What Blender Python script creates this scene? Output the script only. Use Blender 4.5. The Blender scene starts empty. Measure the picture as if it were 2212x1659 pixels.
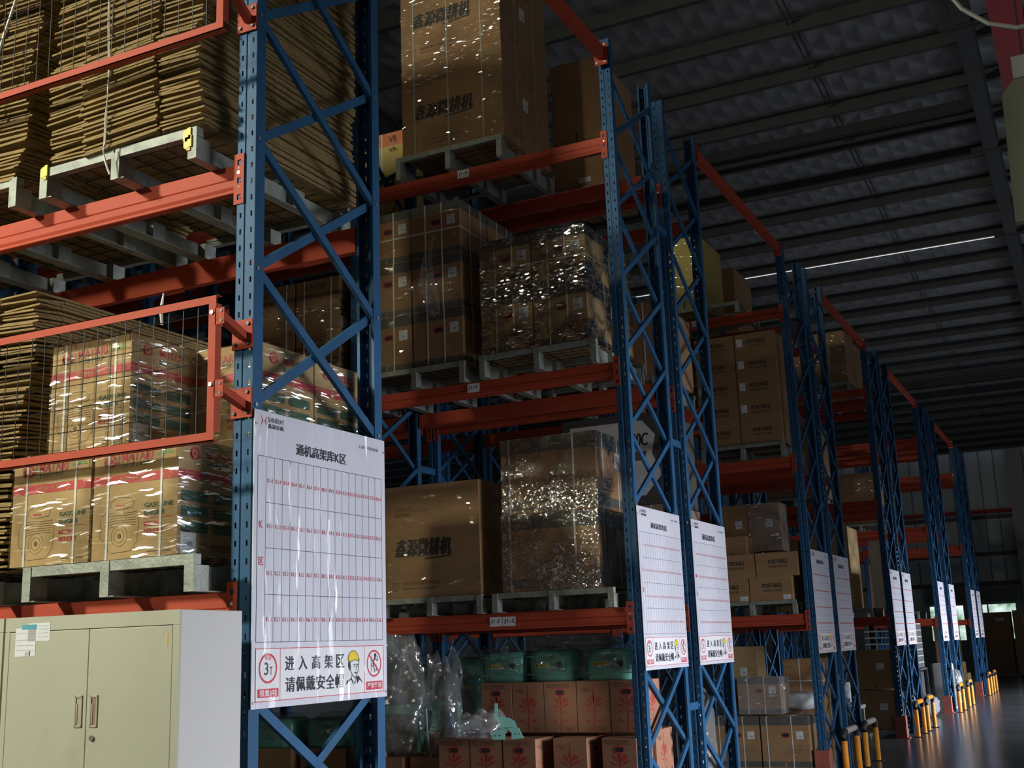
import bpy, math, random
from mathutils import Vector, Matrix
random.seed(7)
S = bpy.context.scene
COL = S.collection
PI = math.pi

# ------------------------------------------------------------------ camera, world, lights, exposure
def cam_matrix(yaw, pitch, roll, loc):
    cy, sy, cp, sp = math.cos(yaw), math.sin(yaw), math.cos(pitch), math.sin(pitch)
    f = Vector((-sy*cp, cy*cp, sp)); r = Vector((cy, sy, 0)); u = r.cross(f)
    cr, sr = math.cos(roll), math.sin(roll)
    R = cr*r + sr*u; U = -sr*r + cr*u
    m = Matrix.Identity(4)
    for i in range(3):
        m[i][0], m[i][1], m[i][2], m[i][3] = R[i], U[i], -f[i], loc[i]
    return m
cd = bpy.data.cameras.new('camera'); cam = bpy.data.objects.new('camera', cd); COL.objects.link(cam)
cd.sensor_width = 36; cd.lens = 36*2545.06/2212; cd.clip_end = 200; cd.clip_start = .05
cam.matrix_world = cam_matrix(math.radians(25.9929), math.radians(12.5269), math.radians(-2.0395), (3.0872, -3.7217, 1.6302))
S.camera = cam
w = bpy.data.worlds.new('sky'); S.world = w; w.use_nodes = True
w.node_tree.nodes['Background'].inputs[0].default_value = (.62, .75, 1, 1)
w.node_tree.nodes['Background'].inputs[1].default_value = .15
S.view_settings.view_transform = 'Standard'; S.view_settings.look = 'None'
S.view_settings.exposure = 0; S.view_settings.gamma = 1; S.view_settings.use_curve_mapping = False

def area(name, loc, target, sx, sy, power, col, spread=180):
    l = bpy.data.lights.new(name, 'AREA'); l.shape = 'RECTANGLE'; l.size = sx; l.size_y = sy
    l.energy = power; l.color = col; l.spread = math.radians(spread)
    o = bpy.data.objects.new(name, l); COL.objects.link(o); o.location = loc
    d = Vector(target) - Vector(loc); o.rotation_euler = d.to_track_quat('-Z', 'Y').to_euler()
    return o
# two warm high-bay lamps behind the photographer, daylight through the doors of the right wall and far windows
LAMPS = [((-6.6, -8.8, 8.0), (-.6, 0, 2.6)), ((-3.0, -11.2, 5.7), (-.9, 4.6, 2.9))]
area('lamp_light', *LAMPS[0], .8, .8, 470, (1, .99, .82), 100)
area('lamp_light', *LAMPS[1], .5, .5, 21, (1, .97, .72), 34)
area('door_and_fill_light', (9.3, 4.4, 2.0), (0, 4.4, -3.8), 5.6, 3.2, 760, (.88, .91, 1.0), 101)
area('door_and_fill_light', (5.6, -15.6, 2.4), (-1, 4.6, 3.2), 4.8, 4.2, 14, (1, .94, .84), 90)  # weak front fill, added to lift the rack fronts behind row K
area('door_and_fill_light', (9.3, 23.6, 1.8), (0, 23.6, -2.6), 14.0, 3.2, 1650, (.84, .89, 1.0), 84)

# ------------------------------------------------------------------ materials
MT = {}
def mat(name, col, rough=.6, metal=0, var=.14, scale=5, stretch=(1, 1, 1), bump=0, bscale=40, bstretch=(1, 1, 1), spec=.5, emit=0, dirt=0, dirtcol=(.1, .08, .05), dscale=2.5):
    m = bpy.data.materials.new(name); MT[name] = m; m.use_nodes = True
    nt = m.node_tree; N = nt.nodes; L = nt.links; b = N['Principled BSDF']
    tc = N.new('ShaderNodeTexCoord'); mp = N.new('ShaderNodeMapping'); mp.inputs['Scale'].default_value = stretch
    L.new(tc.outputs['Object'], mp.inputs[0])
    n = N.new('ShaderNodeTexNoise'); n.inputs['Scale'].default_value = scale; n.inputs['Detail'].default_value = 5
    L.new(mp.outputs[0], n.inputs['Vector'])
    r = N.new('ShaderNodeValToRGB'); r.color_ramp.elements[0].position = .3; r.color_ramp.elements[1].position = .72
    r.color_ramp.elements[0].color = [c*(1-var) for c in col]+[1]; r.color_ramp.elements[1].color = [min(1, c*(1+var)) for c in col]+[1]
    L.new(n.outputs['Fac'], r.inputs[0]); out = r.outputs[0]
    if dirt:
        n2 = N.new('ShaderNodeTexNoise'); n2.inputs['Scale'].default_value = dscale; n2.inputs['Detail'].default_value = 8; n2.inputs['Roughness'].default_value = .7
        L.new(tc.outputs['Object'], n2.inputs['Vector'])
        r2 = N.new('ShaderNodeValToRGB'); r2.color_ramp.elements[0].position = .52; r2.color_ramp.elements[1].position = .75
        r2.color_ramp.elements[0].color = (0, 0, 0, 1); r2.color_ramp.elements[1].color = (dirt, dirt, dirt, 1)
        L.new(n2.outputs['Fac'], r2.inputs[0])
        mx = N.new('ShaderNodeMixRGB'); mx.inputs[2].default_value = list(dirtcol)+[1]
        L.new(r2.outputs[0], mx.inputs[0]); L.new(out, mx.inputs[1]); out = mx.outputs[0]
    L.new(out, b.inputs['Base Color'])
    b.inputs['Roughness'].default_value = rough; b.inputs['Metallic'].default_value = metal; b.inputs['Specular IOR Level'].default_value = spec
    if emit:
        L.new(out, b.inputs['Emission Color']); b.inputs['Emission Strength'].default_value = emit
    if bump:
        mp2 = N.new('ShaderNodeMapping'); mp2.inputs['Scale'].default_value = bstretch; L.new(tc.outputs['Object'], mp2.inputs[0])
        n3 = N.new('ShaderNodeTexNoise'); n3.inputs['Scale'].default_value = bscale; n3.inputs['Detail'].default_value = 3
        L.new(mp2.outputs[0], n3.inputs['Vector'])
        bp = N.new('ShaderNodeBump'); bp.inputs['Strength'].default_value = bump; bp.inputs['Distance'].default_value = .01
        L.new(n3.outputs['Fac'], bp.inputs['Height']); L.new(bp.outputs[0], b.inputs['Normal'])
    return m

def film(name, gloss, rough, cells, tilt, milky=0.0, tint=(.97, .97, .95), rot=(.10, .16, .08), patch=3.5):
    """clear wrinkled plastic film: transparent, with small gloss facets of random tilt and a little milkiness"""
    m = bpy.data.materials.new(name); MT[name] = m; m.use_nodes = True
    nt = m.node_tree; N = nt.nodes; L = nt.links; N.remove(N['Principled BSDF']); o = N['Material Output']
    tc = N.new('ShaderNodeTexCoord'); geo = N.new('ShaderNodeNewGeometry')
    dn = N.new('ShaderNodeTexNoise'); dn.inputs['Scale'].default_value = 6; dn.inputs['Detail'].default_value = 3; L.new(tc.outputs['Object'], dn.inputs['Vector'])
    ds = N.new('ShaderNodeVectorMath'); ds.operation = 'MULTIPLY_ADD'; ds.inputs[1].default_value = (.06, .06, .06); L.new(dn.outputs['Color'], ds.inputs[0]); L.new(tc.outputs['Object'], ds.inputs[2])
    last = geo.outputs['Normal']
    for sc, k in ((1.0, tilt), (.23, tilt*.55)):
        mp = N.new('ShaderNodeMapping'); mp.inputs['Scale'].default_value = [c*sc for c in cells]; mp.inputs['Rotation'].default_value = rot
        L.new(ds.outputs[0], mp.inputs[0])
        v = N.new('ShaderNodeTexVoronoi'); v.inputs['Scale'].default_value = 1; L.new(mp.outputs[0], v.inputs['Vector'])
        sb = N.new('ShaderNodeVectorMath'); sb.operation = 'SUBTRACT'; sb.inputs[1].default_value = (.5, .5, .5); L.new(v.outputs['Color'], sb.inputs[0])
        ma = N.new('ShaderNodeVectorMath'); ma.operation = 'MULTIPLY_ADD'; ma.inputs[1].default_value = (k, k, k); L.new(sb.outputs[0], ma.inputs[0]); L.new(last, ma.inputs[2]); last = ma.outputs[0]
    nm = N.new('ShaderNodeVectorMath'); nm.operation = 'NORMALIZE'; L.new(last, nm.inputs[0])
    n2 = N.new('ShaderNodeTexNoise'); n2.inputs['Scale'].default_value = patch; n2.inputs['Detail'].default_value = 3; n2.inputs['Distortion'].default_value = .6
    L.new(tc.outputs['Object'], n2.inputs['Vector'])
    g = N.new('ShaderNodeBsdfGlossy'); g.inputs['Roughness'].default_value = rough; L.new(nm.outputs[0], g.inputs['Normal'])
    t = N.new('ShaderNodeBsdfTransparent'); t.inputs[0].default_value = list(tint)+[1]
    d = N.new('ShaderNodeBsdfDiffuse'); d.inputs[0].default_value = (.75, .76, .76, 1)
    mr = N.new('ShaderNodeMapRange'); mr.inputs[1].default_value = .38; mr.inputs[2].default_value = .62; mr.inputs[3].default_value = gloss*.15; mr.inputs[4].default_value = gloss
    L.new(n2.outputs['Fac'], mr.inputs[0])
    mx = N.new('ShaderNodeMixShader'); L.new(mr.outputs[0], mx.inputs[0]); L.new(t.outputs[0], mx.inputs[1]); L.new(g.outputs[0], mx.inputs[2])
    m2 = N.new('ShaderNodeMixShader'); m2.inputs[0].default_value = milky; L.new(mx.outputs[0], m2.inputs[1]); L.new(d.outputs[0], m2.inputs[2])
    L.new(m2.outputs[0], o.inputs[0])
    return m

mat('blue_paint', (.020, .088, .190), .55, 0, .16, 9, (1, 1, .4), .12, 30, spec=.25, dirt=.25, dirtcol=(.05, .07, .09), dscale=6)
mat('orange_paint', (.40, .060, .028), .6, 0, .10, 6, (.3, 1, 1), .1, 30, spec=.22, dirt=.2, dirtcol=(.25, .06, .03), dscale=5)
mat('bolt_steel', (.5, .5, .46), .35, .9, .2, 30)
mat('dark_bolt', (.06, .06, .06), .45, .6, .2, 30)
mat('wire_steel', (.035, .033, .03), .5, .7, .2, 20)
mat('pallet_steel', (.27, .29, .25), .6, .25, .22, 12, (1, 1, 1), .35, 60, dirt=.75, dirtcol=(.10, .10, .09), dscale=14)
mat('kraft', (.34, .198, .098), .75, 0, .09, 3, (1, 1, 3), .08, 200, (.2, .2, 4), spec=.25)
mat('kraft_tan', (.44, .30, .14), .75, 0, .08, 3, (1, 1, 3), .08, 200, (.2, .2, 4), spec=.25)
mat('kraft_red', (.33, .165, .10), .72, 0, .10, 3, (1, 1, 3), .08, 200, (.2, .2, 4), spec=.25)
mat('kraft_yellow', (.55, .42, .13), .7, 0, .08, 3, (1, 1, 3), .06, 200, spec=.25)
mat('kraft_edge', (.25, .172, .072), .8, 0, .30, 30, (.4, 1, 6), .3, 60, spec=.2)
mat('dark_card', (.07, .065, .055), .7, 0, .15, 4)
mat('white_card', (.62, .62, .58), .65, 0, .08, 4)
mat('ink_black', (.022, .021, .02), .6, 0, .1, 8)
mat('ink_brown', (.13, .075, .035), .7, 0, .15, 8)
mat('ink_red', (.46, .04, .035), .6, 0, .12, 8)
mat('ink_green', (.035, .10, .05), .6, 0, .15, 8)
mat('ink_leaf', (.16, .30, .08), .6, 0, .15, 8)
mat('ink_grey', (.09, .09, .08), .6, 0, .15, 8)
mat('ink_orange', (.60, .17, .05), .6, 0, .12, 8)
mat('sign_red', (.60, .035, .06), .4, 0, .08, 5)
mat('sign_ink', (.03, .03, .045), .4, 0, .08, 5)
mat('sign_yellow', (.78, .58, .02), .4, 0, .06, 5)
mat('sign_white', (.68, .68, .745), .28, 0, .05, 3, (1, 1, .3), .35, 9, (1, 3.5, .55), spec=.6)
mat('sign_clean', (.80, .80, .81), .3, 0, .03, 3)
mat('paper', (.72, .73, .74), .6, 0, .05, 9)
mat('strap_white', (.68, .68, .64), .4, 0, .08, 10)
mat('strap_grey', (.42, .42, .38), .4, 0, .08, 10)
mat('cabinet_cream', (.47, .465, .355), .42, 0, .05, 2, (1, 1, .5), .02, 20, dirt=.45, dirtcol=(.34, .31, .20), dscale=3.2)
mat('cabinet_lit_side', (.57, .555, .525), .5, 0, .04, 2, (1, 1, 1), .02, 20, dirt=.2, dirtcol=(.45, .42, .38), dscale=4)  # paler copy of the cream, with the cool side light put into the colour
mat('cabinet_gap', (.06, .055, .04), .7)
mat('handle_cream', (.44, .40, .29), .4, 0, .1, 8)
mat('handle_brown', (.30, .20, .14), .5)
mat('ink_light', (.42, .44, .43), .6)
mat('sticker_blue', (.09, .36, .46), .5)
mat('teal_paint', (.12, .35, .28), .3, 0, .10, 5, spec=.6)
mat('teal_plate', (.30, .68, .56), .35, 0, .05, 5)
mat('sticker_yellow', (.72, .50, .03), .5, 0, .1, 10)
mat('black_rubber', (.02, .02, .02), .6, 0, .2, 10)
mat('bollard_orange', (.78, .30, .015), .38, 0, .12, 10, dirt=.25, dirtcol=(.25, .10, .02), dscale=9)
mat('bollard_cap', (.62, .58, .52), .3, .2, .1, 10)
mat('guard_red', (.32, .085, .06), .55, 0, .15, 8)
mat('floor_epoxy', (.085, .088, .095), .20, 0, .30, .7, (1, 1, 1), .05, 6, spec=.55, dirt=.4, dirtcol=(.045, .045, .05), dscale=.6)
mat('wall_panel', (.42, .46, .47), .55, 0, .10, 1.5, (1, 1, .3))
mat('wall_seam', (.13, .15, .155), .6)
mat('concrete', (.36, .36, .35), .8, 0, .12, 2)
mat('roof_steel', (.055, .056, .055), .55, .1, .15, 3)
mat('roof_soffit', (.07, .07, .066), .6, .1, .15, 3)
mat('roof_dark', (.03, .03, .03), .6, .1, .15, 3)
mat('red_pipe', (.42, .03, .03), .45, 0, .1, 4)
mat('grey_cloth', (.16, .165, .18), .85, 0, .25, 7, (1, 1, 1), .6, 12)
mat('white_plastic', (.62, .64, .64), .4, 0, .1, 6, (1, 1, 1), .5, 15)
mat('green_crate', (.03, .25, .08), .5, 0, .1, 5)
mat('crate_black', (.02, .022, .025), .6, 0, .2, 9)
mat('sky_gap', (.9, .92, 1), .5, emit=.9)
mat('window_frame', (.5, .52, .5), .5)
mat('cable_grey', (.18, .175, .15), .5)
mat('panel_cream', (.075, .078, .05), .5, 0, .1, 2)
mat('panel_grey', (.16, .165, .165), .5, 0, .1, 2)
film('film_streak', .32, .10, (13, 13, 150), .60)
film('film_streak_soft', .20, .10, (24, 24, 120), .62)
film('film_crinkle', .95, .17, (110, 110, 150), .40)
film('film_glitter', .95, .12, (34, 34, 110), .42, 0, (.97, .97, .95), (.10, .30, .08), 5)
film('film_sign', .06, .12, (14, 60, 5), .34, 0, (.98, .98, .98), (0, 0, 0), 1.6)
film('film_smooth', .10, .10, (30, 30, 120), .55, .008)
film('film_white', .22, .15, (20, 20, 60), .6, .14, (.88, .89, .89))
film('bag', .34, .16, (22, 22, 34), .8, .13, (.88, .89, .89), patch=9)
film('bag_clear', .28, .14, (30, 30, 40), .8, .05, (.94, .95, .95), patch=9)

# insulated roof lining: quilted foil
m = mat('roof_lining', (.26, .26, .25), .5, 0, .12, 1.2, (1, 1, 1))
nt = m.node_tree; N = nt.nodes; L = nt.links; b = N['Principled BSDF']; b.inputs['Metallic'].default_value = .15
tc = N.new('ShaderNodeTexCoord'); hs = []
for sg in (1, -1):
    mp = N.new('ShaderNodeMapping'); mp.inputs['Rotation'].default_value = (0, 0, sg*.62); L.new(tc.outputs['Object'], mp.inputs[0])
    wv = N.new('ShaderNodeTexWave'); wv.inputs['Scale'].default_value = .8; wv.inputs['Distortion'].default_value = .5; L.new(mp.outputs[0], wv.inputs[0]); hs.append(wv)
mn = N.new('ShaderNodeMath'); mn.operation = 'MINIMUM'; L.new(hs[0].outputs['Fac'], mn.inputs[0]); L.new(hs[1].outputs['Fac'], mn.inputs[1])
bp = N.new('ShaderNodeBump'); bp.inputs['Strength'].default_value = .6; bp.inputs['Distance'].default_value = .06
L.new(mn.outputs[0], bp.inputs['Height']); L.new(bp.outputs[0], b.inputs['Normal'])
# trees and sky seen through the far windows
m = bpy.data.materials.new('outdoor_trees'); MT['outdoor_trees'] = m; m.use_nodes = True
nt = m.node_tree; N = nt.nodes; L = nt.links; b = N['Principled BSDF']
n = N.new('ShaderNodeTexNoise'); n.inputs['Scale'].default_value = 2.2; n.inputs['Detail'].default_value = 8
tc = N.new('ShaderNodeTexCoord'); L.new(tc.outputs['Object'], n.inputs['Vector'])
r = N.new('ShaderNodeValToRGB'); e = r.color_ramp.elements; e[0].position = .35; e[0].color = (.10, .26, .12, 1); e[1].position = .62; e[1].color = (.80, .95, .92, 1)
L.new(n.outputs['Fac'], r.inputs[0]); L.new(r.outputs[0], b.inputs['Emission Color']); b.inputs['Emission Strength'].default_value = 1.1
b.inputs['Base Color'].default_value = (.05, .1, .05, 1)

# ------------------------------------------------------------------ mesh helpers
class MB:
    def __init__(s): s.v = []; s.f = []; s.m = []
    def add(s, vs, fs, m=0):
        k = len(s.v); s.v += [tuple(v) for v in vs]
        for f in fs: s.f.append([k+i for i in f]); s.m.append(m)
        return s
    def box(s, x0, x1, y0, y1, z0, z1, m=0):
        return s.add([(x0, y0, z0), (x1, y0, z0), (x1, y1, z0), (x0, y1, z0), (x0, y0, z1), (x1, y0, z1), (x1, y1, z1), (x0, y1, z1)],
                     [(0, 3, 2, 1), (4, 5, 6, 7), (0, 1, 5, 4), (1, 2, 6, 5), (2, 3, 7, 6), (3, 0, 4, 7)], m)
    def bar(s, a, b, w, h, m=0, up=(0, 0, 1)):
        a, b = Vector(a), Vector(b); d = (b-a).normalized(); sd = d.cross(Vector(up))
        if sd.length < 1e-4: sd = d.cross(Vector((1, 0, 0)))
        sd.normalize(); u = sd.cross(d); sd = sd*w/2; u = u*h/2
        return s.add([a-sd-u, a+sd-u, a+sd+u, a-sd+u, b-sd-u, b+sd-u, b+sd+u, b-sd+u],
                     [(0, 1, 2, 3), (7, 6, 5, 4), (1, 0, 4, 5), (2, 1, 5, 6), (3, 2, 6, 7), (0, 3, 7, 4)], m)
    def tube(s, pts, r, n=8, m=0, cap=True):
        pts = [Vector(p) for p in pts]; rings = []
        for i, p in enumerate(pts):
            d = (pts[min(i+1, len(pts)-1)]-pts[max(i-1, 0)]).normalized()
            a = d.cross(Vector((0, 0, 1)));
            if a.length < 1e-3: a = d.cross(Vector((1, 0, 0)))
            a.normalize(); c = d.cross(a)
            rr = r[i] if isinstance(r, (list, tuple)) else r
            rings.append([p+a*rr*math.cos(2*PI*k/n)+c*rr*math.sin(2*PI*k/n) for k in range(n)])
        vs = [v for g in rings for v in g]; fs = []
        for i in range(len(pts)-1):
            for k in range(n):
                fs.append((i*n+k, i*n+(k+1) % n, (i+1)*n+(k+1) % n, (i+1)*n+k))
        if cap: fs += [tuple(range(n))[::-1], tuple((len(pts)-1)*n+k for k in range(n))]
        return s.add(vs, fs, m)
    def prism(s, poly, o, u, v, depth, m=0):
        """2D polygon in frame (o,u,v), thickened along -(u x v) by depth"""
        o, u, v = Vector(o), Vector(u), Vector(v); nrm = u.cross(v).normalized()
        A = [o+u*a+v*b for a, b in poly]; B = [p-nrm*depth for p in A]; n = len(poly)
        return s.add(A+B, [tuple(range(n)), tuple(range(2*n-1, n-1, -1))]+[(i, n+i, n+(i+1) % n, (i+1) % n) for i in range(n)], m)
    def mesh(s, name, mats, smooth=False):
        me = bpy.data.meshes.new(name); me.from_pydata(s.v, [], s.f); me.polygons.foreach_set('material_index', s.m)
        for k in (mats if isinstance(mats, (list, tuple)) else [mats]): me.materials.append(MT[k])
        if smooth: me.polygons.foreach_set('use_smooth', [True]*len(s.f))
        me.update(); return me
    def build(s, name, mats, parent=None, loc=(0, 0, 0), rz=0, bevel=0, smooth=False):
        return link(name, s.mesh(name, mats, smooth), parent, loc, rz, bevel)

def link(name, me, parent=None, loc=(0, 0, 0), rz=0, bevel=0):
    o = bpy.data.objects.new(name, me); COL.objects.link(o); o.location = loc; o.rotation_euler = (0, 0, rz)
    if parent: o.parent = parent
    if bevel:
        b = o.modifiers.new('bevel', 'BEVEL'); b.width = bevel; b.segments = 2; b.limit_method = 'ANGLE'
    return o
def tag(o, label, cat, group=None):
    o['label'] = label; o['category'] = cat
    if group: o['group'] = group
    return o
def thing(name, label, cat, loc=(0, 0, 0), rz=0, group=None):
    o = bpy.data.objects.new(name, None); COL.objects.link(o); o.empty_display_size = .1
    o.location = loc; o.rotation_euler = (0, 0, rz); return tag(o, label, cat, group)
def struct(o): o['kind'] = 'structure'; return o

# ------------------------------------------------------------------ flat print (lettering, drawings) on a face
TX = {}
def pretext(strs, bold=0.0):
    todo = []
    for t in strs:
        if (t, bold) in TX: continue
        c = bpy.data.curves.new('t', 'FONT'); c.body = t; c.size = 1; c.resolution_u = 3; c.offset = bold; c.fill_mode = 'BOTH'
        o = bpy.data.objects.new('t', c); COL.objects.link(o); todo.append((t, o, c))
    if not todo: return
    bpy.context.view_layer.update(); dg = bpy.context.evaluated_depsgraph_get()
    for t, o, c in todo:
        me = o.evaluated_get(dg).to_mesh()
        vs = [(v.co.x, v.co.y) for v in me.vertices]; fs = [tuple(p.vertices) for p in me.polygons]
        if not vs: vs = [(0, 0), (1, 0), (1, 1)]; fs = []
        x0 = min(v[0] for v in vs); x1 = max(v[0] for v in vs); y0 = min(v[1] for v in vs); y1 = max(v[1] for v in vs)
        TX[(t, bold)] = ([((x-x0)/max(1e-6, x1-x0), (y-y0)/max(1e-6, y1-y0)) for x, y in vs], fs, (x1-x0)/max(1e-6, y1-y0))
        o.evaluated_get(dg).to_mesh_clear()
    for t, o, c in todo:
        bpy.data.objects.remove(o); bpy.data.curves.remove(c)

class Print(MB):
    """2D drawing: coordinates a (right) and b (up) in metres on the frame o + a*u + b*v"""
    def __init__(s, o, u, v, off=.0012):
        super().__init__(); s.u = Vector(u); s.w = Vector(v); s.n = s.u.cross(s.w).normalized(); s.o = Vector(o)+s.n*off; s.lift = 0
    def P(s, a, b): return s.o+s.u*a+s.w*b+s.n*s.lift
    def poly(s, pts, m=0): return s.add([s.P(a, b) for a, b in pts], [tuple(range(len(pts)))], m)
    def rect(s, a0, b0, a1, b1, m=0): return s.poly([(a0, b0), (a1, b0), (a1, b1), (a0, b1)], m)
    def rrect(s, a0, b0, a1, b1, r, m=0):
        p = []
        for cx, cy, t in ((a1-r, b0+r, -90), (a1-r, b1-r, 0), (a0+r, b1-r, 90), (a0+r, b0+r, 180)):
            p += [(cx+r*math.cos(math.radians(t+k*30)), cy+r*math.sin(math.radians(t+k*30))) for k in range(4)]
        return s.poly(p, m)
    def line(s, pts, wd, m=0, closed=False):
        pts = list(pts)+([pts[0]] if closed else [])
        for (a0, b0), (a1, b1) in zip(pts, pts[1:]):
            L = math.hypot(a1-a0, b1-b0)
            if L < 1e-6: continue
            dx, dy = (a1-a0)/L*wd/2, (b1-b0)/L*wd/2
            s.poly([(a0-dx+dy, b0-dy-dx), (a1+dx+dy, b1+dy-dx), (a1+dx-dy, b1+dy+dx), (a0-dx-dy, b0-dy+dx)], m)
        return s
    def frame(s, a0, b0, a1, b1, wd, m=0): return s.line([(a0, b0), (a1, b0), (a1, b1), (a0, b1)], wd, m, True)
    def ring(s, a, b, r, wd, m=0, n=28, sy=1):
        for k in range(n):
            t0, t1 = 2*PI*k/n, 2*PI*(k+1)/n
            s.poly([(a+(r-wd)*math.cos(t0), b+sy*(r-wd)*math.sin(t0)), (a+r*math.cos(t0), b+sy*r*math.sin(t0)), (a+r*math.cos(t1), b+sy*r*math.sin(t1)), (a+(r-wd)*math.cos(t1), b+sy*(r-wd)*math.sin(t1))], m)
        return s
    def disc(s, a, b, r, m=0, n=20, sy=1): return s.poly([(a+r*math.cos(2*PI*k/n), b+sy*r*math.sin(2*PI*k/n)) for k in range(n)], m)
    def text(s, t, a0, b0, a1, b1, m=0, slant=0, bold=0.0, keep=False, heavy=0):
        if heavy:
            for k in (-1, 0, 1): s.text(t, a0+k*heavy, b0, a1+k*heavy, b1, m, slant, bold, keep); s.lift += .00015
            s.lift -= .00045; return s
        """lettering fitted to the box a0..a1, b0..b1"""
        if (t, bold) not in TX: pretext([t], bold)
        vs, fs, asp = TX[(t, bold)]
        if keep: a1 = a0+(b1-b0)*asp
        return s.add([s.P(a0+x*(a1-a0)+slant*(y*(b1-b0)), b0+y*(b1-b0)) for x, y in vs], fs, m)

ROWS = 'KJIHGFEDCBA'
pretext(['%s%d-%d' % (r, i, j) for r in ROWS[:7] for i in range(1, 17) for j in range(1, 5)])
pretext(['通机高架库%s区' % r for r in ROWS]+['进', '入', '高', '架', '区', '请', '佩', '戴', '安', '全', '帽', '鑫源微耕机', '限重3吨', '严禁攀爬', '限重', '鑫源农机', '3T']+list(ROWS), .012)

# ------------------------------------------------------------------ the building
EAVE, SLOPE, YW = 8.5, .05, 45.0
def zc(y): return EAVE+SLOPE*(YW-y)
X0, X1, Y0 = -26.0, 9.6, -16.0
struct(MB().box(X0, X1, Y0, YW+.2, -.2, 0).build('floor', 'floor_epoxy'))
# roof lining, sagging a little between purlins
PUR = [YW-.6-1.36*k for k in range(44)]
mb = MB(); NX = 14
for i, yp in enumerate(PUR[:-1]):
    yn = PUR[i+1]
    for k in range(6):
        ya, yb = yp+(yn-yp)*k/6, yp+(yn-yp)*(k+1)/6
        za, zb = zc(ya)-.07*math.sin(PI*k/6), zc(yb)-.07*math.sin(PI*(k+1)/6)
        mb.add([(X0, ya, za), (X1, ya, za), (X1, yb, zb), (X0, yb, zb)], [(0, 1, 2, 3)])
ceil = struct(mb.build('ceiling', 'roof_lining', smooth=True))
pm = MB().box(X0, X1, -.035, .035, -.20, .02, 0).box(X0, X1, -.035, .06, -.215, -.20, 1).mesh('purlin', ['roof_steel', 'roof_soffit'])
for yp in PUR:
    link('purlin', pm, ceil, (0, yp, zc(yp)))
for yp in (14.9, 32.2):     # dark strut tubes under the purlins
    link('strut', MB().box(X0, 2.2, -.06, .06, -.42, -.25).mesh('strut', 'roof_dark'), ceil, (0, yp, zc(yp)))
for xr in (2.35, -6.3, -15):  # rafters
    mb = MB(); o1, o2 = (xr, YW, zc(YW)-.22), (xr, Y0, zc(Y0)-.22)
    d = Vector((0, 0, -.5))
    mb.bar(Vector(o1)+d*.5, Vector(o2)+d*.5, .02, .5, 0); mb.bar(Vector(o1)+d, Vector(o2)+d, .22, .03, 0); mb.bar(o1, o2, .22, .03, 0)
    rf = mb.build('rafter', 'roof_steel', ceil)
for yp in PUR[6:30:3]:
    link('rafter_cleat', MB().box(2.05, 2.95, -.05, .05, -.75, -.66).mesh('cleat', 'roof_dark'), ceil, (0, yp, zc(yp)))
for x in (-3.9, -3.82, .1, .18):
    a, bb = Vector((x, YW, zc(YW)-.1)), Vector((x, Y0, zc(Y0)-.1))
    MB().bar(a, bb, .012, .012).build('sag_rod', 'roof_dark', ceil)
MB().box(-6, 2.2, -.008, .012, -.235, -.225).build('skylight_gap', 'sky_gap', ceil, (0, PUR[17], zc(PUR[17])))
# far wall with windows
wins = [(-1.20, .08, 1.2, 2.59), (-3.10, -1.78, 1.2, 2.59)]
xs = [X0, -3.10, -1.78, -1.20, .08, X1]
wb = MB()
for a, c in zip(xs, xs[1:]):
    if (a, c) in ((-3.10, -1.78), (-1.20, .08)):
        wb.box(a, c, YW, YW+.2, 0, 1.2); wb.box(a, c, YW, YW+.2, 2.59, EAVE+.2)
    else: wb.box(a, c, YW, YW+.2, 0, EAVE+.2)
wallf = struct(wb.build('wall_far', 'wall_panel'))
for k in range(60):
    x = -22+k*.52
    for z0, z1 in ((3.3, 4.3), (4.5, EAVE)):
        MB().box(x, x+.035, YW-.03, YW, z0, z1).build('cladding_rib', 'wall_seam', wallf)
for z in (4.35, 5.75, 3.25):
    MB().box(X0, X1, YW-.16, YW, z, z+.14).build('girt', 'roof_soffit', wallf)
MB().tube([(X0, YW-.3, 6.02), (X1, YW-.3, 6.02)], .07).build('sprinkler_pipe', 'red_pipe', wallf)
for i, (a, c, z0, z1) in enumerate(wins):
    wn = struct(MB().box(a, c, YW+.08, YW+.1, z0, z1).build('window_%d' % (i+1), 'outdoor_trees'))
    f = MB()
    for x in (a, c-.05, (a+c)/2-.42): f.box(x, x+.05, YW-.03, YW+.08, z0, z1)
    f.box(a, c, YW-.03, YW+.08, z1-.05, z1); f.box(a, c, YW-.03, YW+.08, z0, z0+.05); f.build('window_frame', 'window_frame', wn)
    MB().box(a-.05, c+.05, YW-.22, YW-.05, 2.62, 3.22).build('roller_box', 'panel_grey', wn)
for x in (.35, -7.2): struct(MB().box(x, x+.55, YW-.55, YW, 0, EAVE).build('trim_1', 'concrete'))
struct(MB().box(X0-.2, X0, Y0, YW, 0, 12).build('wall_left', 'wall_panel'))
# right wall with two loading doors, front wall
rb = MB()
for ya, yb, za, zb in ((Y0, 1.5, 0, 12), (1.5, 7.3, 4.0, 12), (7.3, 16.4, 0, 12), (16.4, 30.8, 4.0, 12), (30.8, YW, 0, 12)):
    rb.box(X1, X1+.2, ya, yb, za, zb)
struct(rb.build('wall_right', 'wall_panel'))
struct(MB().box(X0, 3.1, Y0-.2, Y0, 0, 12).box(8.1, X1, Y0-.2, Y0, 0, 12).box(3.1, 8.1, Y0-.2, Y0, 4.8, 12).build('wall_front', 'wall_panel'))

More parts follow.
